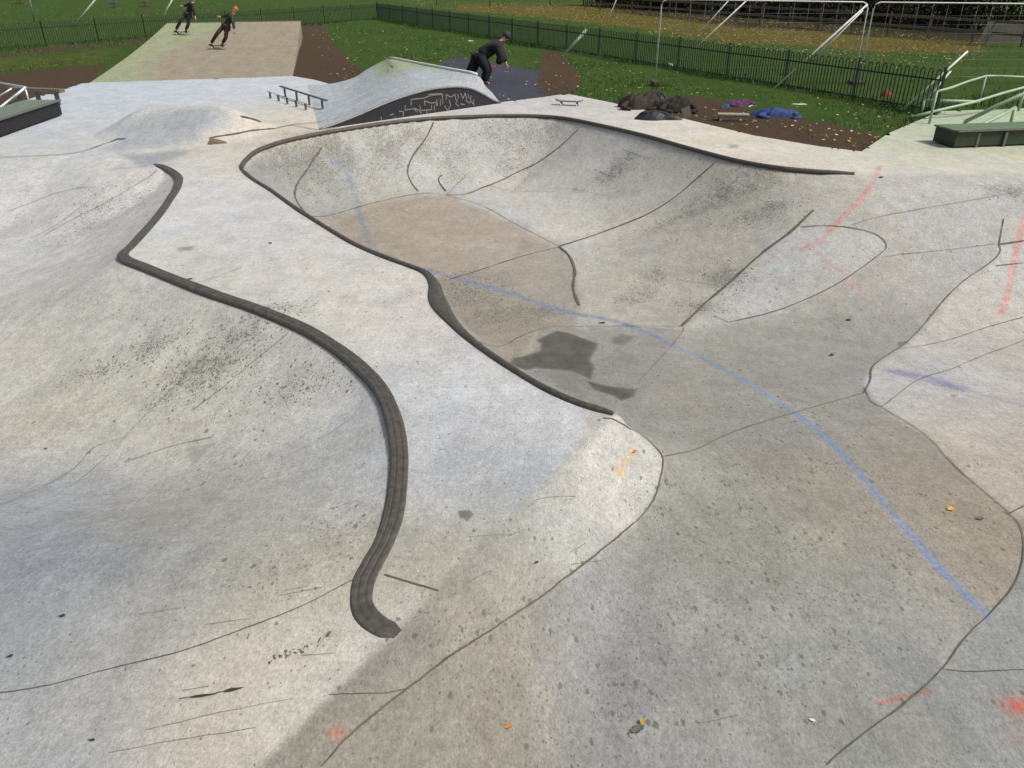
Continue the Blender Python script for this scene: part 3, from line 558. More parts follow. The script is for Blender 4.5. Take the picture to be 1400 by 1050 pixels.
for l in GS:
    for a, c in zip(l[:-1], l[1:]):
        p, q = onpanel(*a), onpanel(*c); dd = (q - p); 
        if dd.length < 1e-4: continue
        u = dd.normalized().cross(out).normalized() * .013; e = dd.normalized() * .008
        mb.add([rel(gr, w) for w in (p-e-u, q+e-u, q+e+u, p-e+u)], [(0,1,2,3)], 1)
M_SPRAY = mat('pale grey spray paint', (124,120,110), .8, .3, 40)
mb.build('side_panel', [M_PANEL, M_SPRAY], gr)
sV, sF = [], []
def onface(px, py): 
    z = .1
    for k in range(60):
        zz = k * .012; q = P(px, py, zz); best = min(range(n), key=lambda i: min((Vector(NQ[i]).lerp(Vector(FP_[i]), s / 12) - q).length for s in range(13)))
        s = min(range(13), key=lambda s: (Vector(NQ[best]).lerp(Vector(FP_[best]), s/12) - q).length); hq = Vector(NQ[best]).lerp(Vector(FP_[best]), s/12).z
        if hq >= zz - .006: z = zz; continue
        break
    return P(px, py, z + .012)
for l in [[(494,108),(500,104),(504,109)],[(506,109),(509,104),(513,106),(510,111)],[(524,96),(530,92),(531,98)],[(533,92),(537,97),(534,99)],[(497,113),(505,110)],[(522,89),(530,88),(538,91)]]:
    for a, c in zip(l[:-1], l[1:]):
        p, q = onface(*a), onface(*c); u = (q-p).normalized().cross(Vector((0,0,1))) * .012; sF.append(tuple(range(len(sV), len(sV)+4))); sV += [tuple(rel(gr, w)) for w in (p-u, q-u, q+u, p+u)]
nf0 = len(me_.polygons); V2 = [tuple(v.co) for v in me_.vertices]; F2 = [tuple(f.vertices) for f in me_.polygons] + [tuple(len(V2)+i for i in f) for f in sF]
me2 = bpy.data.meshes.new('ramp_surface'); me2.from_pydata(V2 + sV, [], F2); me2.polygons.foreach_set('use_smooth', [i < nf0 for i in range(len(F2))]); fs = link('ramp_surface', me2, [M_CONC, M_SPRAY], gr); own_tint(fs, tl)
me2.polygons.foreach_set('material_index', [0 if i < nf0 else 1 for i in range(len(F2))])
# ------------------------------------------------------------------ low ledge with a flat steel bar (left of the hump ramp)
def stand_rail(name, label, cat, a, c, hgt, mbar, mleg, nl, w=.06, t=.03, leg=.035, splay=0, group=None):
    p, q = P(*a), P(*c); r = empty(name, (p + q) / 2, label, cat, group); up = Vector((0, 0, hgt))
    mb = MB(); mb.bar(rel(r, p + up), rel(r, q + up), w, t, bev=.006); mb.build('rail', mbar, r)
    side_ = (q - p).normalized().cross(Vector((0, 0, 1)))
    for i in range(nl):
        e = p.lerp(q, (i + .35) / (nl - .3)); s = -1 if i % 2 else 1
        mb = MB(); mb.bar(rel(r, e + up - Vector((0, 0, t/2))), rel(r, e + side_ * splay * s), leg, leg); mb.build('leg', mleg, r)
    return r
M_SLATE = mat('slate blue steel', (84,92,106), .45, .3, 14, .4)
stand_rail('grind_rail', 'short slate-coloured skate rail on legs in front of the brown soil strip', 'skate rail', (385,131,0), (448,152,0), .27, M_SLATE, M_SLATE, 4, .07, .035, .05)
stand_rail('low_post_rail', 'loose row of short dark posts just left of the slate skate rail', 'skate rail', (366,133,0), (423,152,0), .17, M_SLATE, M_SLATE, 5, .02, .012, .05)
# small wedge
w0 = P(288,198,0); mb = MB(); p = [P(287,198,0),P(310,196,0),P(314,193,0),P(290,191,0)]
mb.add([*[Vector(q) for q in p], p[0]+Vector((0,0,.09)), p[3]+Vector((0,0,.10))], [(0,1,2,3),(0,4,5,3),(0,1,4),(3,5,2),(4,1,2,5)]); o = mb.build('concrete_wedge', mat('brown wedge concrete', (112,98,78), .9, .4, 10)); origin_to(o, w0)
tag(o, 'small brown triangular wedge at the end of a dark joint, left of the bowl', 'wedge')
# ------------------------------------------------------------------ bench, box and rail at the left edge
stand_rail('low_bench', 'grey timber grind bench on stub legs behind the dark green box at left edge', 'bench', (20,141,0), (90,144,0), .38, M_WOOD, M_WOOD, 3, .22, .10, .09)
mb = MB(); t0 = [P(-60,150,0)+Vector((0,0,.62)), P(0,133,.62), P(26,120,.6), P(36,119,.58), P(20,128,.5), P(-10,150,.45), P(-60,176,.35)]
r = empty('tube_frame', P(10,160,0), 'bent pale metal tube frame behind the green box at the left edge', 'rail')
tops = [P(-90,122,.7), P(-20,112,.7), P(0,113,.7), P(34,119,.68)]; mb = MB(); mb.tube([rel(r, q) for q in tops], .025); mb.build('top_tube', M_GALV, r)
mb = MB(); mb.tube([rel(r, q) for q in (P(36,119,.68), P(18,133,.45), P(0,147,.25), P(-30,168,.02))], .035); mb.build('sloping_tube', M_GALV, r)
mb = MB(); mb.tube([rel(r, q) for q in (P(16,121,.68), P(-2,132,.5), P(-40,158,.05))], .022); mb.build('sloping_tube', M_GALV, r)
for q in ((34,119,.68),(-20,112,.7)):
    e = P(*q); mb = MB(); mb.tube([rel(r, e), rel(r, Vector((e.x, e.y, 0)))], .025); mb.build('upright', M_GALV, r)
def long_box(name, label, a, c, width, hgt, mt, ms, cat):
    p, q = P(*a), P(*c); r = empty(name, (p + q) / 2, label, cat); d = (q - p).normalized(); s = Vector((-d.y, d.x, 0))
    mid_ = (p + q) / 2 + s * width / 2; R3 = d.to_track_quat('X', 'Z').to_matrix()
    mb = MB(); mb.box(rel(r, mid_ + Vector((0, 0, hgt / 2 + .01))), ((q-p).length, width, hgt - .04), R3, bev=.01); mb.build('side_boards', ms, r)
    mb = MB(); mb.box(rel(r, mid_ + Vector((0, 0, hgt + .012))), ((q-p).length + .06, width + .06, .035), R3, bev=.008); mb.build('top_sheet', mt, r)
    mb = MB(); mb.bar(rel(r, p - s * .035 + Vector((0, 0, hgt + .02))), rel(r, q - s * .035 + Vector((0, 0, hgt + .02))), .04, .04); mb.build('edge_angle', M_EDGE, r)
    return r
long_box('grind_box', 'long low box with grey-green top and shade-black side running in from the left edge', (-120,232,0), (86,158,0), .85, .36, mat('grey green sheet', (104,116,104), .6, .3, 5), M_DARK, 'grind box')  # side boards coloured black to stand for the box's shaded side
# ------------------------------------------------------------------ right edge: green box and tubes
bx = long_box('grind_box', 'dark green box with pale stub legs at the right edge, on green-tinted concrete', (1303,203,0), (1480,196,0), .7, .34, mat('moss green sheet', (90,112,82), .6, .3, 5), M_GREEN, 'grind box')
for px, py in ((1332,201),(1369,200),(1340,195)):
    e = P(px, py, 0); mb = MB(); mb.bar(rel(bx, e + Vector((0, -.03, 0))), rel(bx, e + Vector((0, -.03, .3))), .09, .05); mb.build('leg', M_EDGE, bx)
def tubes(name, label, cat, lines, m, root, rr=.025, part='tube'):
    r = empty(name, root, label, cat)
    for l in lines:
        mb = MB(); mb.tube([rel(r, q) for q in l], rr); mb.build(part, m, r)
    return r
M_PGREEN = mat('pale green painted tube', (150,172,146), .5, .2, 12)
tubes('rail_frame', 'bent pale tube rail low to the grass past the right end of the fence', 'rail', [[P(1281,125,.75),P(1300,120,.75),P(1324,111,.75),P(1348,104,.75),P(1366,104,.75),P(1460,108,.75)],
   [P(1281,125,.75),Vector((*P(1281,125,.75)[:2],0))],[P(1348,104,.75),Vector((*P(1348,104,.75)[:2],0))]], M_PGREEN, P(1348,140,0), .03)
tubes('rail_frame', 'straight pale tube rail crossing a sloping one beside the green-tinted slab', 'rail', [[P(1264,137,.35),P(1300,138,.35),P(1340,139,.35)],[P(1246,160,.06),P(1282,151,.2),P(1330,140,.35),P(1372,127,.5),P(1402,119,.6),P(1440,110,.7)],
   [P(1264,137,.35),Vector((*P(1264,137,.35)[:2],0))],[P(1402,119,.6),Vector((*P(1402,119,.6)[:2],0))]], M_PGREEN, P(1300,152,0), .035)
tubes('handrail', 'thick pale green sloping handrail above the dark green box at the right edge', 'handrail', [[P(1320,166,.2),P(1345,154,.45),P(1362,145,.6),P(1400,128,.9),P(1430,116,1.0)],[P(1320,166,.2),Vector((*P(1320,166,.2)[:2],0))]], M_PGREEN, P(1320,176,0), .045)
tubes('handrail', 'short sloping pale rail nearest the right edge, in front of the thick one', 'handrail', [[P(1312,186,.1),P(1352,166,.34),P(1388,147,.55)],[P(1388,147,.55),Vector((*P(1388,147,.55)[:2],0))]], M_PGREEN, P(1340,185,0), .04)
# ------------------------------------------------------------------ bow-top fences
def bow_fence(name, label, A_, B_, post_gap, hgt, pitch=.12, skip=()):
    L_ = (B_ - A_).length; npan = round(L_ / post_gap); d = (B_ - A_) / npan; ud = d.normalized(); root = empty(name, A_, label, 'fence')
    for i in range(npan + 1):
        e = A_ + d * i; mb = MB(); mb.box(rel(root, e + Vector((0, 0, hgt * .5))), (.055, .055, hgt * 1.0), None); mb.box(rel(root, e + Vector((0, 0, hgt*1.02))), (.07, .07, .03)); mb.build('post', M_FENCE, root)
        if i == npan: break
        mb = MB(); npk = int(d.length / pitch); npk -= npk % 2; off = (d.length - (npk - 1) * pitch) / 2
        for z in (.12, hgt - .28): mb.bar(rel(root, e + Vector((0, 0, z))), rel(root, e + d + Vector((0, 0, z))), .012, .04)
        for k in range(0, npk, 2):
            a = e + ud * (off + k * pitch); c = a + ud * pitch; pts = [a + Vector((0, 0, .04))]; hz = hgt - pitch / 2 - .03 + random.uniform(-.008, .008)
            pts.append(a + Vector((0, 0, hz)))
            for q in (150, 120, 90, 60, 30): pts.append((a + c) / 2 + ud * (pitch / 2 * math.cos(R(q))) + Vector((0, 0, hz + pitch / 2 * math.sin(R(q)))))
            pts += [c + Vector((0, 0, hz)), c + Vector((0, 0, .04))]; mb.tube([rel(root, p) for p in pts], 0.018, 4, caps=False, smooth=False)
        mb.build('picket_panel', M_FENCE, root)
    return root
FA, FB, FC = P(-330, 96, 0), P(516, 27, 0), P(1278, 157, 0)
bow_fence('bow_top_fence', 'dark bow-topped railing running left behind the tan ramp', FA, FB, 2.8, 1.12, .13)
FB2 = FB + (FC - FB).normalized() * .12
bow_fence('bow_top_fence', 'dark bow-topped railing running from the far corner to the right, beyond bowl and grass', FB2, FC, 2.8, 1.12)
# pale kerb board at the fence foot
def board(a, c, lab, w=.04, h=.06):
    p, q = P(*a), P(*c); mb = MB(); mb.bar(p + Vector((0, 0, h/2)), q + Vector((0, 0, h/2)), w, h, bev=.008); o = mb.build('edging_board', mat('pale edging timber', (150,150,122), .9, .3, 10)); origin_to(o, (p+q)/2); tag(o, lab, 'edging')
board((618,45,0), (742,64,0), 'pale edging board at the fence foot, behind the bent-forward figure', h=.07)
board((745,66,0), (782,73,0), 'short whitish edging board where the worn path meets the fence', .06, .09)
board((800,77,0), (968,102,0), 'long pale edging board at the fence foot, behind the dark clothes heap')
board((1118,128,0), (1210,140,0), 'pale edging board below the fence near its right end')
# ------------------------------------------------------------------ people
def skin(name, nodes, edges, m, parent, sub=2):
    keys = list(nodes); me_ = bpy.data.meshes.new(name); me_.from_pydata([nodes[k][0] for k in keys], [(keys.index(a), keys.index(b)) for a, b in edges], [])
    o = bpy.data.objects.new(name, me_); C.objects.link(o); sk = o.modifiers.new('s', 'SKIN'); sk.use_smooth_shade = True
    lay = me_.skin_vertices[0] if len(me_.skin_vertices) else None
    for i, k in enumerate(keys): r_ = nodes[k][1]; lay.data[i].radius = (r_, r_) if not isinstance(r_, tuple) else r_; lay.data[i].use_root = (i == 0)
    ss = o.modifiers.new('u', 'SUBSURF'); ss.levels = sub; ss.render_levels = sub
    bpy.context.view_layer.update(); dg = bpy.context.evaluated_depsgraph_get(); ev = bpy.data.meshes.new_from_object(o.evaluated_get(dg)); bpy.data.objects.remove(o)
    ev.name = name; r2 = link(name, ev, m, parent); ev.polygons.foreach_set('use_smooth', [True] * len(ev.polygons)); return r2
M_SKIN = mat('skin', (196,150,124), .6, .12, 20, 0, 0); M_HAIR = mat('brown hair', (48,34,24), .8, .4, 60); M_SHOE = mat('dark shoes', (28,26,26), .7, .3, 20); M_EYE = mat('eye', (18,14,12), .3, .1, 20)
def person(loc, label, pose, mtop, mleg, lean=0, rz=0, s=1.0, bag=0.0, hat=None, cat='person', group=None):
    root = empty('person', loc, label, cat, group, rz)
    rot = Matrix.Rotation(lean, 3, 'Y')
    J_ = {k: rot @ (Vector(v) * s) for k, v in pose.items()}; J_['footL'], J_['footR'] = Vector(pose['footL'])*s, Vector(pose['footR'])*s
    J_['ankL'] = J_['footL'] + Vector((0, 0, .07)); J_['ankR'] = J_['footR'] + Vector((0, 0, .07)); face = (rot @ Vector(pose['face'])).normalized()
    nodes = {'pel': (J_['pel'], .12*s), 'sp': ((J_['pel'] + J_['chest']) / 2, .11*s), 'chest': (J_['chest'], .13*s), 'neck': (J_['neck'], .055*s)}
    hd = J_['head']; ax = (hd - J_['neck']).normalized(); sd = ax.cross(face).normalized(); nodes['jaw'] = (hd - ax*.055*s + face*.015, .068*s); nodes['head'] = (hd + ax*.03*s, .088*s); nodes['crown'] = (hd + ax*.085*s, .06*s)
    nodes['nose'] = (hd + face*.105*s - ax*.005, .012*s)
    E_ = [('pel','sp'),('sp','chest'),('chest','neck'),('neck','jaw'),('jaw','head'),('head','crown'),('head','nose')]
    for q in 'LR':
        sg = 1 if q == 'L' else -1; nodes['ear'+q] = (hd + sd*sg*.09*s, .016*s); E_.append(('head','ear'+q))
        for k, r_ in (('sh', .06), ('el', .042), ('wr', .028)): nodes[k+q] = (J_[k+q], r_*s)
        E_ += [('chest','sh'+q),('sh'+q,'el'+q),('el'+q,'wr'+q)]
        fd = (J_['wr'+q] - J_['el'+q]).normalized(); sv = fd.cross(Vector((0,1,0)) if abs(fd.y) < .8 else Vector((1,0,0))).normalized(); pm = J_['wr'+q] + fd*.06*s; nodes['palm'+q] = (pm, (.034*s, .018*s)); E_.append(('wr'+q,'palm'+q))
        bend = sv.cross(fd)
        for fi, (o_, ln) in enumerate(((-.03,.065),(-.01,.075),(.01,.072),(.028,.055))):
            a = pm + fd*.035*s + sv*o_*s; c = a + (fd*.6 + bend*.15).normalized()*ln*.5*s; e = c + (fd*.4 + bend*.5).normalized()*ln*.5*s
            for nm, w in (('a', a), ('b', c), ('c', e)): nodes[f'f{fi}{nm}{q}'] = (w, .008*s)
            E_ += [('palm'+q, f'f{fi}a{q}'), (f'f{fi}a{q}', f'f{fi}b{q}'), (f'f{fi}b{q}', f'f{fi}c{q}')]
        a = pm - sv*.04*s; nodes['t1'+q] = (a, .010*s); nodes['t2'+q] = (a + (fd + bend*.4 - sv*.3).normalized()*.04*s, .009*s); E_ += [('palm'+q,'t1'+q),('t1'+q,'t2'+q)]
        for k, r_ in (('hip', .085), ('kn', .058), ('ank', .04)): nodes[k+q] = (J_[k+q], r_*s)
        nodes['toe'+q] = (J_['foot'+q] + Vector(pose['toe'])*.16*s + Vector((0,0,.035)), .035*s)
        E_ += [('pel','hip'+q),('hip'+q,'kn'+q),('kn'+q,'ank'+q),('ank'+q,'toe'+q)]
    body = skin('person_body', nodes, E_, M_SKIN, root, 1)
    jn = {k: (nodes[k][0], nodes[k][1] + (.028 + bag)*s) for k in ('pel','sp','chest','shL','elL','shR','elR')}
    for q in 'LR': jn['wr'+q] = (nodes['wr'+q][0] - (nodes['wr'+q][0]-nodes['el'+q][0]).normalized()*.03, (.048+bag*.6)*s)
    jn['coll'] = (J_['chest'].lerp(J_['neck'], .75), .075*s)
    skin('jacket', jn, [('pel','sp'),('sp','chest'),('chest','coll'),('chest','shL'),('shL','elL'),('elL','wrL'),('chest','shR'),('shR','elR'),('elR','wrR')], mtop, root)
    tn = {'pel': (J_['pel'] - Vector((0,0,.02)), .135*s)}
    for q in 'LR': tn['hip'+q] = (nodes['hip'+q][0], (.105+bag)*s); tn['kn'+q] = (nodes['kn'+q][0], (.082+bag)*s); tn['an'+q] = (nodes['ank'+q][0] + Vector((0,0,.03)), (.066+bag*.7)*s)
    skin('trousers', tn, [('pel','hipL'),('hipL','knL'),('knL','anL'),('pel','hipR'),('hipR','knR'),('knR','anR')], mleg, root)
    for q in 'LR':
        t_ = Vector(pose['toe']); sn = {'h': (J_['foot'+q] - t_*.04 + Vector((0,0,.045)), .045*s), 'm': (J_['foot'+q] + t_*.08 + Vector((0,0,.042)), .046*s), 't': (J_['foot'+q] + t_*.18 + Vector((0,0,.036)), .036*s)}
        skin('shoe', sn, [('h','m'),('m','t')], M_SHOE, root)
    mb = MB(); mb.ball(hd + ax*.055*s - face*.018*s, .112*s, 12, sc=(1,1,.95), jit=.03); mb.build('hair' if hat is None else 'beanie', M_HAIR if hat is None else hat, root)
    for sg in (-1, 1): mb = MB(); mb.ball(hd + face*.088*s + sd*sg*.032*s + ax*.012, .011*s, 6); mb.build('eye', M_EYE, root)
    return root
RIDE = dict(pel=(0,0,.88), chest=(.04,0,1.27), neck=(.06,0,1.45), head=(.07,0,1.60), shL=(.10,-.18,1.38), shR=(-.02,.19,1.38), elL=(.30,-.28,1.16), elR=(-.22,.30,1.15), wrL=(.42,-.30,.98), wrR=(-.40,.28,1.0),
            hipL=(.08,-.06,.84), hipR=(-.08,.05,.84), knL=(.20,-.12,.47), knR=(-.16,-.10,.46), footL=(.22,0,0), footR=(-.24,0,0), toe=(0,-1,0), face=(-.5,-1,-.1))
def board_obj(loc, label, rz=0, tilt=(0,0), mdeck=None, group=None, s=1.0):
    r = empty('skateboard', loc, label, 'skateboard', group, rz); r.rotation_euler = (tilt[0], tilt[1], rz); r.scale = (s, s, s)
    V = []; Fc = []; NXs = 16
    for i in range(NXs + 1):
        t = -1 + 2 * i / NXs; x = t * .40; z = .105 + .05 * max(0, abs(t) - .68) / .32; hw = .10 * math.sqrt(max(.03, 1 - max(0, (abs(t) - .78) / .22) ** 2))
        V += [(x, -hw, z + .006), (x, 0, z), (x, hw, z + .006), (x, hw, z - .006), (x, 0, z - .012), (x, -hw, z - .006)]
    for i in range(NXs):
        for k in range(6): Fc.append((i*6+k, i*6+(k+1) % 6, (i+1)*6+(k+1) % 6, (i+1)*6+k))
    Fc += [tuple(range(6)), tuple(NXs*6+k for k in range(6))[::-1]]
    mb = MB(); mb.add(V, Fc); mb.build('deck', mdeck or M_DARK, r)
    for sx_ in (-1, 1):
        mb = MB(); mb.tube([(sx_*.22, -.085, .035), (sx_*.22, .085, .035)], .012); mb.box((sx_*.22, 0, .065), (.05, .06, .055), None, bev=.006); tr = mb.build('truck', M_STEEL, r)
        for sy in (-1, 1): mb = MB(); mb.tube([(sx_*.22, sy*.078, .028), (sx_*.22, sy*.112, .028)], .028, 12); mb.build('wheel', M_WHITE, tr)
    return r
M_BLK = mat('black cloth', (30,30,34), .9, .4, 12); M_BROWN = mat('dark brown trousers', (62,44,30), .9, .35, 14); M_PURP = mat('dark purple cloth', (50,40,62), .9, .35, 14); M_GRYC = mat('dark grey cloth', (48,50,56), .9, .4, 12); M_RUST = mat('rust brown hair', (170,96,66), .8, .2, 30)
def slope_board(px, py, label, group=None, s=1.0, tilt=0):
    q = ramp_z(px, py); b_ = board_obj(q, label, R(-4), (R(4), 0), mat('brown deck', (96,84,62), .7, .3, 10), group, s); return q
GB = 'skaters on the tan ramp'
q1 = slope_board(249, 47, 'skateboard under the left skater at the top edge of the tan ramp', s=1.0)
q2 = slope_board(298, 66, 'skateboard under the right skater, lower on the tan ramp', s=1.0)
person(q1 + Vector((0,0,.11)), 'leaning skater in black with black beanie, left of the two on the tan ramp', RIDE, M_BLK, M_GRYC, R(30), hat=M_BLK, s=1.02)
person(q2 + Vector((0,0,.11)), 'leaning skater in rust-red hat and brown trousers, right of two on tan ramp', RIDE, mat('dark green jacket', (44,58,46), .9, .4, 12), M_BROWN, R(33), hat=M_RUST, s=1.04)
BENT = dict(pel=(.30,.02,.70), chest=(.72,0,.94), neck=(.90,0,1.06), head=(1.02,0,1.16), shL=(.80,-.20,.93), shR=(.76,.20,.98), elL=(.88,-.26,.66), elR=(.95,.27,.72), wrL=(.72,-.26,.50), wrR=(1.05,.24,.50),
            hipL=(.34,-.08,.66), hipR=(.26,.10,.66), knL=(.52,-.12,.36), knR=(.10,.12,.34), footL=(.40,-.10,0), footR=(-.14,.10,0), toe=(1,-.2,0), face=(1,-.4,-.35))
feet = P(648, 118, 0); hump = Vector((feet.x, feet.y, 0))
person(P(640,117,0) + Vector((0,.25,0)), 'person in black bent far forward behind the graffiti ramp', BENT, M_BLK, mat('navy black cloth', (20,24,38), .9, .4, 12), 0, R(8), s=1.22, bag=.06, hat=M_GRYC)
# extra loose coat so the bent figure reads as one dark mass
board_obj(P(778,144,0), 'grey skateboard left alone on its wheels on the slab, right of the graffiti ramp', R(-14), mdeck=mat('grey grip tape', (84,88,90), .9, .3, 30))
# ------------------------------------------------------------------ belongings by the bowl
def cloth_lump(name, label, cat, px, py, w, d, h, m, seed, rz=0, group=None, sag=.5):
    r_ = random.Random(seed); c = P(px, py, 0); mb = MB(); nx_, ny_ = 26, 18; V = []; Fc = []
    ph = [r_.uniform(0, 6.28) for _ in range(8)]
    for j in range(ny_ + 1):
        for i in range(nx_ + 1):
            u = -1 + 2*i/nx_; v = -1 + 2*j/ny_; rr = 1 + .16*math.sin(3*math.atan2(v, u) + ph[0]) + .1*math.sin(5*math.atan2(v, u) + ph[1])
            q = max(abs(u), abs(v)); l_ = math.hypot(u, v) + 1e-9; k = q / l_; x = u*k*rr; y = v*k*rr
            z = max(0, 1 - q**2.6) ** .5 * (1 + .16*math.sin(3.5*x + ph[2] + 2*y) + .10*math.sin(6*y + ph[3] - 3*x) + .07*math.sin(13*x + 9*y + ph[4]) + .06*math.sin(21*x - 7*y + ph[5]) + .05*math.sin(31*y + 12*x + ph[6])) 
            V.append((x*w/2, y*d/2, max(.004, z*h*.75) if q < .98 else .002))
    for j in range(ny_):
        for i in range(nx_): a = j*(nx_+1)+i; Fc.append((a, a+1, a+nx_+2, a+nx_+1))
    b_ = len(V); mb.add(V, Fc, 0, True); o = mb.build(name, m); o.location = c; o.rotation_euler = (0, 0, rz)
    if cat == 'bag':
        for sgn in (-1, 1):
            m2 = MB(); pts = [(x_*w, sgn*d*.16, h*(.50 + .42*math.sin(math.pi*t_))) for t_, x_ in ((0,-.34),(.2,-.25),(.5,-.02),(.8,.2),(1,.34))]; m2.tube(pts, .018, 6); m2.build('strap', M_GRYC, o)
    if cat in ('coat', 'jacket', 'jumper'):
        for sgn in (-1, 1):
            a0 = r_.uniform(-.25, .25); m2 = MB(); m2.tube([(sgn*w*.30, -d*.30, h*.35), (sgn*w*.42 + a0*.2, -d*.52, h*.16), (sgn*w*.33 + a0*.5, -d*.70, .05), (sgn*w*.18 + a0*.6, -d*.80, .035)], [.07,.065,.055,.05], 8); m2.build('sleeve', m, o)
    return tag(o, label, cat, group)
GP = None
cloth_lump('dropped_coat', 'crumpled dark brown coat, left end of the dark heap', 'coat', 876, 147, 1.25, .7, .46, mat('dark brown coat', (50,40,34), .9, .45, 9), 1)
cloth_lump('dropped_coat', 'black coat draped on top, right end of the dark heap', 'coat', 924, 151, 1.15, .6, .40, mat('black brown coat', (34,28,22), .9, .45, 9), 2)
cloth_lump('rucksack', 'dark navy flattened bag in front of the heap of coats, on the slab edge', 'bag', 896, 163, 1.15, .4, .22, mat('navy nylon', (26,30,42), .6, .4, 14), 3, R(-6))
cloth_lump('rucksack', 'small black bag in the middle of the dark heap', 'bag', 900, 146, .5, .45, .44, mat('black nylon', (28,28,34), .6, .4, 14), 4)
cloth_lump('dropped_jumper', 'purple jumper lying on the mulch, left of the blue jacket', 'jumper', 1012, 146, .80, .5, .22, mat('purple wool', (84,44,86), .9, .35, 14), 5)
cloth_lump('dropped_jacket', 'blue jacket spread on the mulch, right of the purple jumper', 'jacket', 1062, 160, 1.15, .55, .26, mat('blue cotton', (44,66,122), .9, .4, 12), 6, R(-8))
cloth_lump('dropped_scarf', 'small blue cloth just left of the purple jumper', 'cloth', 991, 149, .25, .2, .16, mat('mid blue cotton', (52,80,120), .9, .3, 12), 9)
p = P(938,162,0); mb = MB(); mb.box((0,0,.13), (.22,.05,.28), Matrix.Rotation(R(-20),3,'Y'), bev=.01); o = mb.build('timber_offcut', M_WOOD); o.location = p; tag(o, 'grey timber offcut standing against the right end of the heap', 'timber')
r = empty('low_step', P(1002,164,0), 'grey timber step lying on the mulch in front of purple jumper', 'step', rz=R(-8)); mb = MB(); mb.box((0,.04,.13), (.78,.28,.035), None, bev=.008); mb.build('top_board', mat('pale weathered board', (150,140,124), .85, .3, 8), r); mb = MB(); mb.box((0,-.08,.06), (.70,.03,.115), None); mb.build('front_board', M_WOOD, r)
for sx_ in (-1, 1): mb = MB(); mb.box((sx_*.34,.05,.06), (.03,.22,.115), None); mb.build('end_board', M_WOOD, r)
def bottle(px, py, label, h=.22):
    c = P(px, py, 0); r = empty('drink_bottle', c, label, 'bottle'); mb = MB(); mb.tube([(0,0,0),(0,0,h*.62),(0,0,h*.76),(0,0,h*.85)], [.036,.036,.02,.014], 10); mb.build('bottle_body', M_WHITE, r); mb = MB(); mb.tube([(0,0,h*.85),(0,0,h)], .017, 8); mb.build('cap', M_STEEL, r)
bottle(855, 146, 'white drink bottle standing at the left end of the dark heap'); 
o = cloth_lump('paper_scrap', 'white crumpled paper on the mulch below the purple jumper', 'litter', 1026, 149, .16, .12, .12, M_WHITE, 11)
cloth_lump('paper_scrap', 'white scrap lying at the fence foot left of the worn path', 'litter', 644, 58, .35, .2, .12, M_WHITE, 12)
cloth_lump('paper_scrap', 'pale scrap against the fence foot beyond the dark heap', 'litter', 916, 92, .2, .15, .2, M_WHITE, 13)
cloth_lump('plastic_bag', 'pale flat bag on the grass by the right part of the fence', 'litter', 1092, 144, .5, .2, .06, mat('pale green white plastic', (168,186,150), .5, .2, 12), 14)
cloth_lump('plastic_bag', 'torn pale bag on the grass just right of the blue jacket', 'litter', 1086, 130, .4, .2, .06, mat('pale grey plastic', (160,176,142), .5, .2, 12), 15)
cloth_lump('red_rag', 'red rag caught behind the fence near its right end', 'rag', 1211, 133, .3, .2, .22, mat('red cloth', (140,34,40), .8, .3, 12), 16)
# ------------------------------------------------------------------ leaves and litter on the concrete
def leaf(px, py, L_, W_, label, m, rz=0, curl=.25, cat='leaf', lobes=3, name='fallen_leaf'):
    c = G(px, py); V = []; Fc = []; n_ = 10; mb = MB()
    for i in range(n_ + 1):
        t = i / n_; w = W_ / 2 * math.sin(math.pi * min(1, t * 1.02 + .01)) ** .7 * (1 + .28 * math.sin(t * math.pi * 2 * lobes)); x = (t - .5) * L_; z = .005 + curl * L_ * (t - .45) ** 2
        V += [(x, -w, z + .25*w), (x, 0, z), (x, w, z + .32*w)]
    for i in range(n_):
        for k in (0, 1): a = i*3+k; Fc.append((a, a+1, a+4, a+3))
    mb.add(V, Fc, 0, True); mb.tube([(-L_*.5, 0, .006 + curl*L_*.2), (-L_*.8, .004, .004)], .0018, 4); o = mb.build(name, m); o.location = c + Vector((0, 0, .003)); o.rotation_euler = (0, 0, rz); return tag(o, label, cat)
M_YEL = mat('yellow leaf', (206,158,30), .6, .25, 40); M_ORA = mat('orange leaf', (188,116,44), .6, .3, 40); M_BRL = mat('dark brown leaf', (48,42,32), .7, .3, 40); M_GRL = mat('grey leaf', (96,94,82), .8, .4, 40)
leaf(1300, 697, .065, .05, 'bright yellow leaf on the tan concrete at the right', M_YEL, R(20))
leaf(1340, 710, .06, .04, 'grey-brown leaf just right of the bright yellow leaf', M_GRL, R(10))
leaf(695, 995, .04, .03, 'small orange leaf near the bottom edge, below the diagonal joint', M_ORA, R(15))
leaf(872, 998, .09, .045, 'grey curled leaf with a yellow one on it, near the bottom edge', M_GRL, R(28)); leaf(878, 989, .035, .03, 'small yellow leaf lying on the grey curled leaf near the bottom edge', mat('mustard leaf', (176,140,44), .6, .3, 40), R(60)).location.z += .012
leaf(1013, 506, .05, .035, 'tiny ochre leaf on the lower floor right of the puddle', M_ORA, R(0)); leaf(868, 618, .05, .03, 'small orange-brown leaf at the top of the yellow smear', M_ORA, R(50))
leaf(86, 843, .035, .02, 'small dark leaf at lower left, inside the bluish concrete', M_BRL, R(10)); leaf(15, 898, .03, .02, 'small dark leaf close to the left edge above the joint', M_BRL, R(30)); leaf(127, 1013, .03, .015, 'tiny dark leaf near the bottom left corner', M_BRL, 0)
leaf(280, 952, .16, .014, 'long thin black strip of bark, left half, on the pale concrete', M_BRL, R(10), .1, 'bark', 1, 'bark_strip'); leaf(320, 944, .11, .018, 'short black strip of bark, right half, on the pale concrete', M_BRL, R(14), .1, 'bark', 1, 'bark_strip')
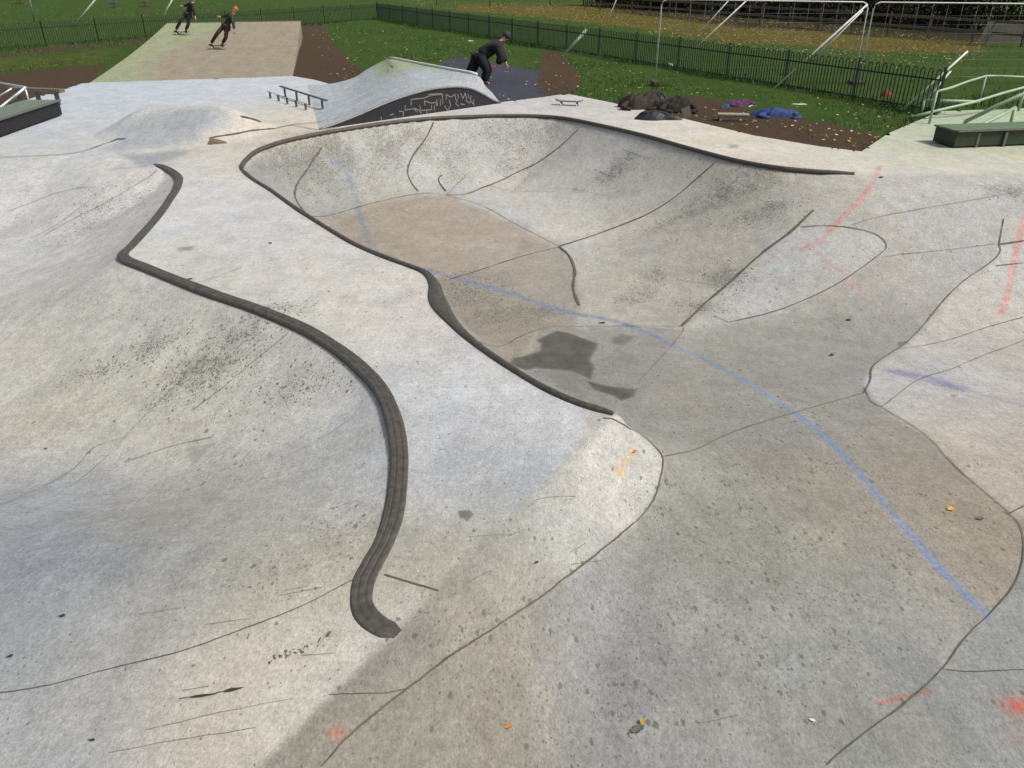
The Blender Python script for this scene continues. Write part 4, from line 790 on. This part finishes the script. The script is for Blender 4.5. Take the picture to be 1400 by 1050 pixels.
leaf(1111, 986, .035, .02, 'white feather near the bottom right', M_WHITE, R(-20), .2, 'feather', 2, 'feather'); leaf(63, 614, .03, .02, 'small dark leaf at the left, above the bluish patch', M_BRL, 0); leaf(734, 770, .03, .02, 'dark leaf on the bank left of the diagonal joint', M_BRL, R(40)); leaf(1160, 438, .07, .05, 'small brown leaf on the grey floor, right of the pale bank', M_BRL, 0)
leaf(1137, 486, .07, .05, 'small brown leaf on the grey floor, below the pale bank', M_BRL, R(30)); leaf(824, 442, .1, .04, 'thin brown twig on the line above the puddle', M_BRL, R(-10), .2, 'twig', 2, 'twig'); leaf(1005+200, 243, .1, .06, 'dark leaf on the slab beyond the right end of the coping', M_BRL, 0); leaf(370, 333, .05, .04, 'brown leaf on the pale strip between coping and bowl', M_BRL, 0); leaf(260, 382, .08, .03, 'dark twig lying by the dark ribbed coping', M_BRL, R(10), .2, 'twig', 2, 'twig')
leaf(556, 288, .08, .04, 'tiny white scrap on the tan bowl floor', M_WHITE, 0, .2, 'litter', 1, 'paper_scrap')
# ------------------------------------------------------------------ poles, barriers, rails, playground pieces
def lean_pole(base, tip, label, rr=.03, m=None, name='leaning_pole', cat='pole'):
    b_ = P(*base, 0); t_ = PD(tip[0], tip[1], b_.y); r = empty(name, b_, label, cat); mb = MB(); mb.tube([rel(r, b_), rel(r, b_.lerp(t_, .5)), rel(r, t_)], rr, 8); mb.build('shaft', m or M_WHITE, r)
    mb = MB(); mb.box((0, 0, .03), (rr*5, rr*5, .06), None, bev=.01); mb.build('foot', M_DWOOD, r); return r
lean_pole((100,37), (138,-10), 'white swing frame leg leaning right, left part of the field', .05, name='swing_leg', cat='swing frame leg')
lean_pole((219,29), (240,-8), 'white swing frame leg near the top of the tan ramp', .05, name='swing_leg', cat='swing frame leg')
lean_pole((48,30), (38,-10), 'thin blue-grey pole in the field at far left', .05, mat('blue grey paint', (92,108,120), .6, .2, 10), 'swing_leg', 'swing frame leg')
lean_pole((925,90), (1030,-8), 'long thin white pole leaning right behind the fence, beyond the dark heap', .025)
lean_pole((946,56), (1004,-8), 'shorter thin white pole just left of the long leaning one', .025)
lean_pole((1055,124), (1186,6), 'long white prop leaning up to the corner of the left barrier panel', .028)
lean_pole((1110,84), (1180,14), 'second white prop beside the long one under the barrier corner', .025)
lean_pole((1232,152), (1323,70), 'white pole leaning right across the right end of the fence', .028)
lean_pole((1262,142), (1300,97), 'short white pole leaning beside the right end of the fence', .025)
lean_pole((773,74), (802,40), 'stout whitish post leaning right behind the fence by the worn path', .07, mat('chalky post', (176,190,168), .7, .2, 9))
lean_pole((829,32), (845,-6), 'thin pale pole beyond the fence, upper middle of the field', .025)
for x_, l_ in ((597,'blue-grey sign pole far left in the leafy field'),(670,'pale thin pole in the leafy field above the fence'),(752,'grey pole in the middle of the leafy field')):
    b_ = P(x_, 8, 0); r = empty('far_pole', b_, l_, 'pole'); mb = MB(); mb.tube([(0,0,0),(0,0,2.2)], .05); mb.build('shaft', M_STEEL, r); mb = MB(); mb.box((0,0,.03), (.2,.2,.06), None); mb.build('foot', M_DWOOD, r)
def barrier(label, x0, x1, y0, y1, Y):
    a = PD(x0, y0, Y); c = PD(x1, y1, Y); r = empty('metal_barrier', Vector(((a.x+c.x)/2, Y, 0)), label, 'barrier'); d = (c - a).normalized(); rc = .18
    pts = [Vector((a.x, Y, .1)), a - Vector((0,0,rc)), a + d*rc*.3 - Vector((0,0,rc*.3)), a + d*rc, c - d*rc, c - d*rc*.3 - Vector((0,0,rc*.3)), c - Vector((0,0,rc)), Vector((c.x, Y, .1))]
    mb = MB(); mb.tube([rel(r, p) for p in pts], .022, 8); mb.build('frame_tube', M_WHITE, r)
    mb = MB(); 
    for k in range(1, 14): p = a.lerp(c, k/14); mb.tube([rel(r, Vector((p.x, Y, .14))), rel(r, p - Vector((0,0,.02)))], .0035, 4)
    for k in range(1, 9): z = a.z * k / 9.5; mb.tube([rel(r, Vector((a.x, Y, z))), rel(r, Vector((c.x, Y, z)))], .003, 4)
    mb.build('wire_mesh', M_STEEL, r)
    for p in (a, c): mb = MB(); mb.box(rel(r, Vector((p.x, Y, .06))), (.2, .5, .12), None, bev=.015); mb.build('foot_block', M_DWOOD, r)
barrier('tall temporary mesh barrier with white tube, left of the two, top right', 905, 1188, -1, 3, 27)
barrier('tall temporary mesh barrier with white tube, right of the two, top right', 1196, 1480, 3, 6, 27)
RA, RB = P(800, 13, 0), P(1395, 66, 0); Ln = (RB-RA).length; npst = int(Ln / 2.6); r = empty('post_and_rail_fence', RA, 'old grey timber post and rail fence before the dark hedge, top right', 'fence')
for i in range(npst + 1):
    p = RA.lerp(RB, i / npst); mb = MB(); mb.box(rel(r, p + Vector((0,0,.6))), (.1,.1,1.25), Matrix.Rotation(random.uniform(-.05,.05),3,'Y')); mb.build('post', M_DWOOD, r)
for z in (.58, 1.08):
    for i in range(0, npst, 2):
        p = RA.lerp(RB, i / npst); q = RA.lerp(RB, min(1, (i + 2) / npst)); mb = MB(); mb.bar(rel(r, p + Vector((0,-.07,z+random.uniform(-.03,.03)))), rel(r, q + Vector((0,-.07,z+random.uniform(-.03,.03)))), .05, .13); mb.build('rail', M_WOOD, r)
pa, pb = P(1338, 63, 0), P(1470, 54, 0); r = empty('palisade_fence', pa, 'grey vertical slat fence at the top right corner', 'fence'); mb = MB(); Ln = (pb - pa).length; k_ = int(Ln / .17)
for i in range(k_): p = pa.lerp(pb, (i+.5)/k_); mb.box(rel(r, p + Vector((0,-.03,.55))), (.09,.02,1.1), Matrix.Rotation(R(12),3,'Y'))
mb.build('slat_panel', mat('grey slats', (104,102,92), .8, .35, 6), r)
for z in (.3,.85): mb = MB(); mb.bar(rel(r, pa + Vector((0,.02,z))), rel(r, pb + Vector((0,.02,z))), .04, .07); mb.build('rail', M_DWOOD, r)
def spring_rider(px, py, label, body, s=1.0):
    r = empty('spring_rider', P(px, py, 0), label, 'play equipment'); mb = MB()
    mb.tube([(0.06*math.cos(a), .06*math.sin(a), .02*a/1.2+.02) for a in np.linspace(0, 18, 60)], .015, 5); mb.build('spring', M_DARK, r)
    mb = MB(); mb.box((0,0,.48*s), (.8*s,.18,.24*s), None, bev=.05); mb.box((.3*s,0,.68*s), (.18*s,.1,.25*s), Matrix.Rotation(R(20),3,'Y'), bev=.03); mb.build('rider_body', body, r)
    mb = MB(); mb.box((0,0,.03), (1.0*s,.3,.06), None, bev=.01); mb.build('base_plate', mat('red brown base', (120,44,30), .8, .3, 8), r)
spring_rider(156, 11, 'small grey-blue play rider on a red base beyond the left fence', mat('grey blue plastic', (96,106,122), .5, .2, 9)); spring_rider(198, 9, 'small grey-pink play rider beyond the fence above the tan ramp', mat('grey pink plastic', (120,106,112), .5, .2, 9)); spring_rider(27, 5, 'dark play piece at the top left corner', mat('dark grey plastic', (56,62,60), .5, .2, 9), 1.3)
# ------------------------------------------------------------------ vegetation
def leaf_cloud(name, pts, size, m, label=None, cat=None, kind=None, sizev=.5):
    n_ = len(pts); a = rng.normal(size=(n_, 3)); a /= np.linalg.norm(a, axis=1)[:, None]; b_ = np.cross(a, rng.normal(size=(n_, 3))); b_ /= np.linalg.norm(b_, axis=1)[:, None]
    s = size * (1 + sizev * rng.uniform(-1, 1, n_))[:, None]; co = np.stack([pts - a*s - b_*s*.35, pts + a*s*.1 - b_*s*.6, pts + a*s, pts + b_*s*.55], 1).reshape(-1, 3)
    me_ = mesh_np(name, co, np.arange(4*n_).reshape(-1, 4)); o = link(name, me_, m); tag(o, label, cat, kind=kind); return o
def leafmat(name, cols):
    m, nt, b = new_mat(name); L = nt.links; g_ = nd(nt, 'ShaderNodeNewGeometry'); cr = nd(nt, 'ShaderNodeValToRGB'); e = cr.color_ramp
    while len(e.elements) < len(cols): e.elements.new(.5)
    for i, c in enumerate(cols): e.elements[i].position = i / max(1, len(cols) - 1); e.elements[i].color = (*lin(c), 1)
    L.new(g_.outputs['Random Per Island'], cr.inputs[0]); L.new(cr.outputs[0], b.inputs['Base Color']); b.inputs['Roughness'].default_value = .7; return m
# hedge behind the timber fence
hp = []
HA, HB = P(800, 9, 0) + Vector((0, 1.5, 0)), P(1500, 62, 0) + Vector((1.5, 2, 0))
for i in range(52000):
    t = rng.uniform(); p = HA.lerp(HB, t); dpt = rng.uniform(0, 1) ** 1.5 * 3.0; nrm = Vector((-(HB-HA).y, (HB-HA).x, 0)).normalized(); hmax = 3.2 + .8*math.sin(t*23) + .5*math.sin(t*61); z = rng.uniform(.05, 1) * hmax
    bul = .5*math.sin(t*47 + z*2) + .3*math.sin(t*91 - z*3)
    hp.append(p + nrm * (dpt + bul + .5) + Vector((0, 0, z)))
hedge = empty('hedge', HA.lerp(HB, .5), 'dark autumn hedge behind the timber rail fence, top right', 'hedge')
o = leaf_cloud('foliage', np.array([tuple(rel(hedge, p)) for p in hp]), .11, leafmat('dark hedge leaves', [(22,20,12),(40,34,20),(30,40,18),(70,58,26),(34,26,18),(96,74,30)])); o.parent = hedge
mb = MB()
for i in range(70):
    t = (i+.5)/70; p = HA.lerp(HB, t) + Vector((random.uniform(-.2,.2), 1.0+random.uniform(0,.8), 0)); mb.tube([rel(hedge, p), rel(hedge, p + Vector((random.uniform(-.3,.3), 0, 1.5))), rel(hedge, p + Vector((random.uniform(-.6,.6), 0, 2.8)))], [.06,.04,.015], 5)
mb.build('stems', mat('dark bark', (40,34,28), .9, .4, 8), hedge)
# grass blades
gm = leafmat('grass blades', [(34,62,14),(50,90,24),(68,100,34),(40,82,20),(88,104,44)])
def blades(n_, sampler, hgt, wid):
    B = []; 
    pts = sampler(n_); k = len(pts); th = rng.uniform(0, 6.28, k); h = hgt * rng.uniform(.5, 1.4, k); w = wid * rng.uniform(.7, 1.4, k); lx = rng.normal(0, .4, k) * h; ly = rng.normal(0, .4, k) * h
    z0 = np.zeros(k) - .02; dx, dy = np.cos(th)*w, np.sin(th)*w
    co = np.stack([np.stack([pts[:,0]-dx, pts[:,1]-dy, z0], -1), np.stack([pts[:,0]+dx, pts[:,1]+dy, z0], -1), np.stack([pts[:,0]+lx, pts[:,1]+ly, h], -1)], 1); return co.reshape(-1, 3)
NOG = [gpts(q) for q in ([(406,30),(440,30),(452,52),(478,84),(505,106),(455,119),(396,106)],[(745,70),(768,74),(788,96),(795,118),(770,132),(740,132),(735,104)],[(838,146),(850,134),(880,131),(940,133),(985,140),(1010,150),(1100,164),(1150,172),(1200,182),(1222,192),(1180,212),(1100,204),(930,166)],
    [(604,84),(625,79),(660,85),(700,92),(745,99),(762,112),(772,128),(682,142),(560,140),(600,100)],[(-400,140),(-100,112),(0,102),(90,94),(150,88),(124,114),(88,124),(40,138),(-300,152)],[(123,113),(400,104),(408,48),(232,50)])]
def s_area(poly, dens_edge=False):
    def f(n_):
        l = gpts(poly); x = rng.uniform(l[:,0].min(), l[:,0].max(), n_*3); y = rng.uniform(l[:,1].min(), l[:,1].max(), n_*3); k = inside(x, y, l) & ~inside(x, y, CONC)
        for q in NOG: k &= ~inside(x, y, q)
        return np.stack([x[k], y[k]], -1)[:n_]
    return f
def s_line(a, c, spread):
    def f(n_):
        t = rng.uniform(size=n_); return np.stack([a.x + (c.x-a.x)*t, a.y + (c.y-a.y)*t], -1) + rng.normal(0, spread, (n_, 2))
    return f
co = np.vstack([blades(26000, s_area([(420,30),(516,28),(640,50),(800,80),(1000,108),(1278,160),(1215,190),(1000,160),(835,142),(775,128),(680,100),(600,85),(530,80),(455,118)]), .07, .012),
    blades(9000, s_area([(-200,80),(240,40),(228,60),(124,112),(-200,140)]), .07, .014), blades(9000, s_line(FB, FC, .16), .2, .012), blades(5000, s_line(FA, FB, .16), .16, .014), blades(16000, s_area([(0,62),(510,22),(900,86),(1278,150),(1400,140),(1400,62),(900,0),(0,5)]), .09, .02),
    blades(3500, s_area([(1178,210),(1222,190),(1290,150),(1400,146),(1400,120),(1280,140)]), .12, .012)])
tri = np.arange(len(co)).reshape(-1, 3); gme2 = mesh_np('grass', co, tri); o = link('grass', gme2, gm); tag(o, 'short rough grass growing round the fences and slab', 'grass', kind='stuff')
# fallen leaves over the field: uncountable
lp = []
for n_, poly, w in ((9000, [(540,0),(860,8),(1000,20),(1345,56),(1345,80),(1250,100),(1000,64),(800,34),(560,8)], 1), (900, [(420,32),(640,52),(800,80),(1000,110),(1278,160),(1215,190),(1000,165),(835,142),(680,138),(600,85),(455,112)], 1), (900, [(0,62),(500,25),(500,2),(0,5)], 1), (120, [(1178,207),(1222,190),(1000,160),(840,145),(930,160)], 1)):
    l = gpts(poly); x = rng.uniform(l[:,0].min(), l[:,0].max(), n_*3); y = rng.uniform(l[:,1].min(), l[:,1].max(), n_*3); k = inside(x, y, l) & ~inside(x, y, CONC); q = np.stack([x[k], y[k], np.full(k.sum(), .05)], -1)[:n_]; lp.append(q)
pts = np.vstack(lp); n_ = len(pts); th = rng.uniform(0, 6.28, n_); s = rng.uniform(.025, .055, n_); a = np.stack([np.cos(th)*s, np.sin(th)*s, rng.uniform(-.3,.3,n_)*s], -1); b_ = np.stack([-np.sin(th)*s*.7, np.cos(th)*s*.7, rng.uniform(-.3,.3,n_)*s], -1)
co = np.stack([pts-a, pts-b_, pts+a, pts+b_], 1).reshape(-1, 3); lme = mesh_np('leaf_litter', co, np.arange(4*n_).reshape(-1, 4)); o = link('leaf_litter', lme, leafmat('fallen leaves', [(150,120,44),(176,146,60),(104,80,34),(186,180,150),(128,92,36)])); tag(o, 'yellow and brown fallen leaves scattered over the grass', 'leaves', kind='stuff')
# ------------------------------------------------------------------ light
EL, AZ = R(50), R(112)      # sun beyond and to the right
w = bpy.data.worlds.new('World'); sc.world = w; w.use_nodes = True; nt = w.node_tree; sky = nt.nodes.new('ShaderNodeTexSky'); sky.sky_type = 'NISHITA'; sky.sun_disc = False
sky.sun_elevation = EL; sky.sun_rotation = AZ; sky.dust_density = 4.0; sky.air_density = 1.2; hs = nt.nodes.new('ShaderNodeHueSaturation'); hs.inputs['Saturation'].default_value = .55; nt.links.new(sky.outputs[0], hs.inputs['Color']); nt.links.new(hs.outputs[0], nt.nodes['Background'].inputs[0]); nt.nodes['Background'].inputs[1].default_value = .10
sd_ = bpy.data.lights.new('sun', 'SUN'); sd_.energy = 3.2; sd_.angle = R(12); sd_.color = (1, .945, .85); so = bpy.data.objects.new('sun', sd_); C.objects.link(so)
dv = Vector((math.sin(AZ)*math.cos(EL), math.cos(AZ)*math.cos(EL), math.sin(EL))); so.rotation_euler = dv.to_track_quat('Z', 'Y').to_euler()
sc.view_settings.view_transform = 'Standard'; sc.view_settings.look = 'None'; sc.view_settings.gamma = 1; sc.view_settings.exposure = 0.22
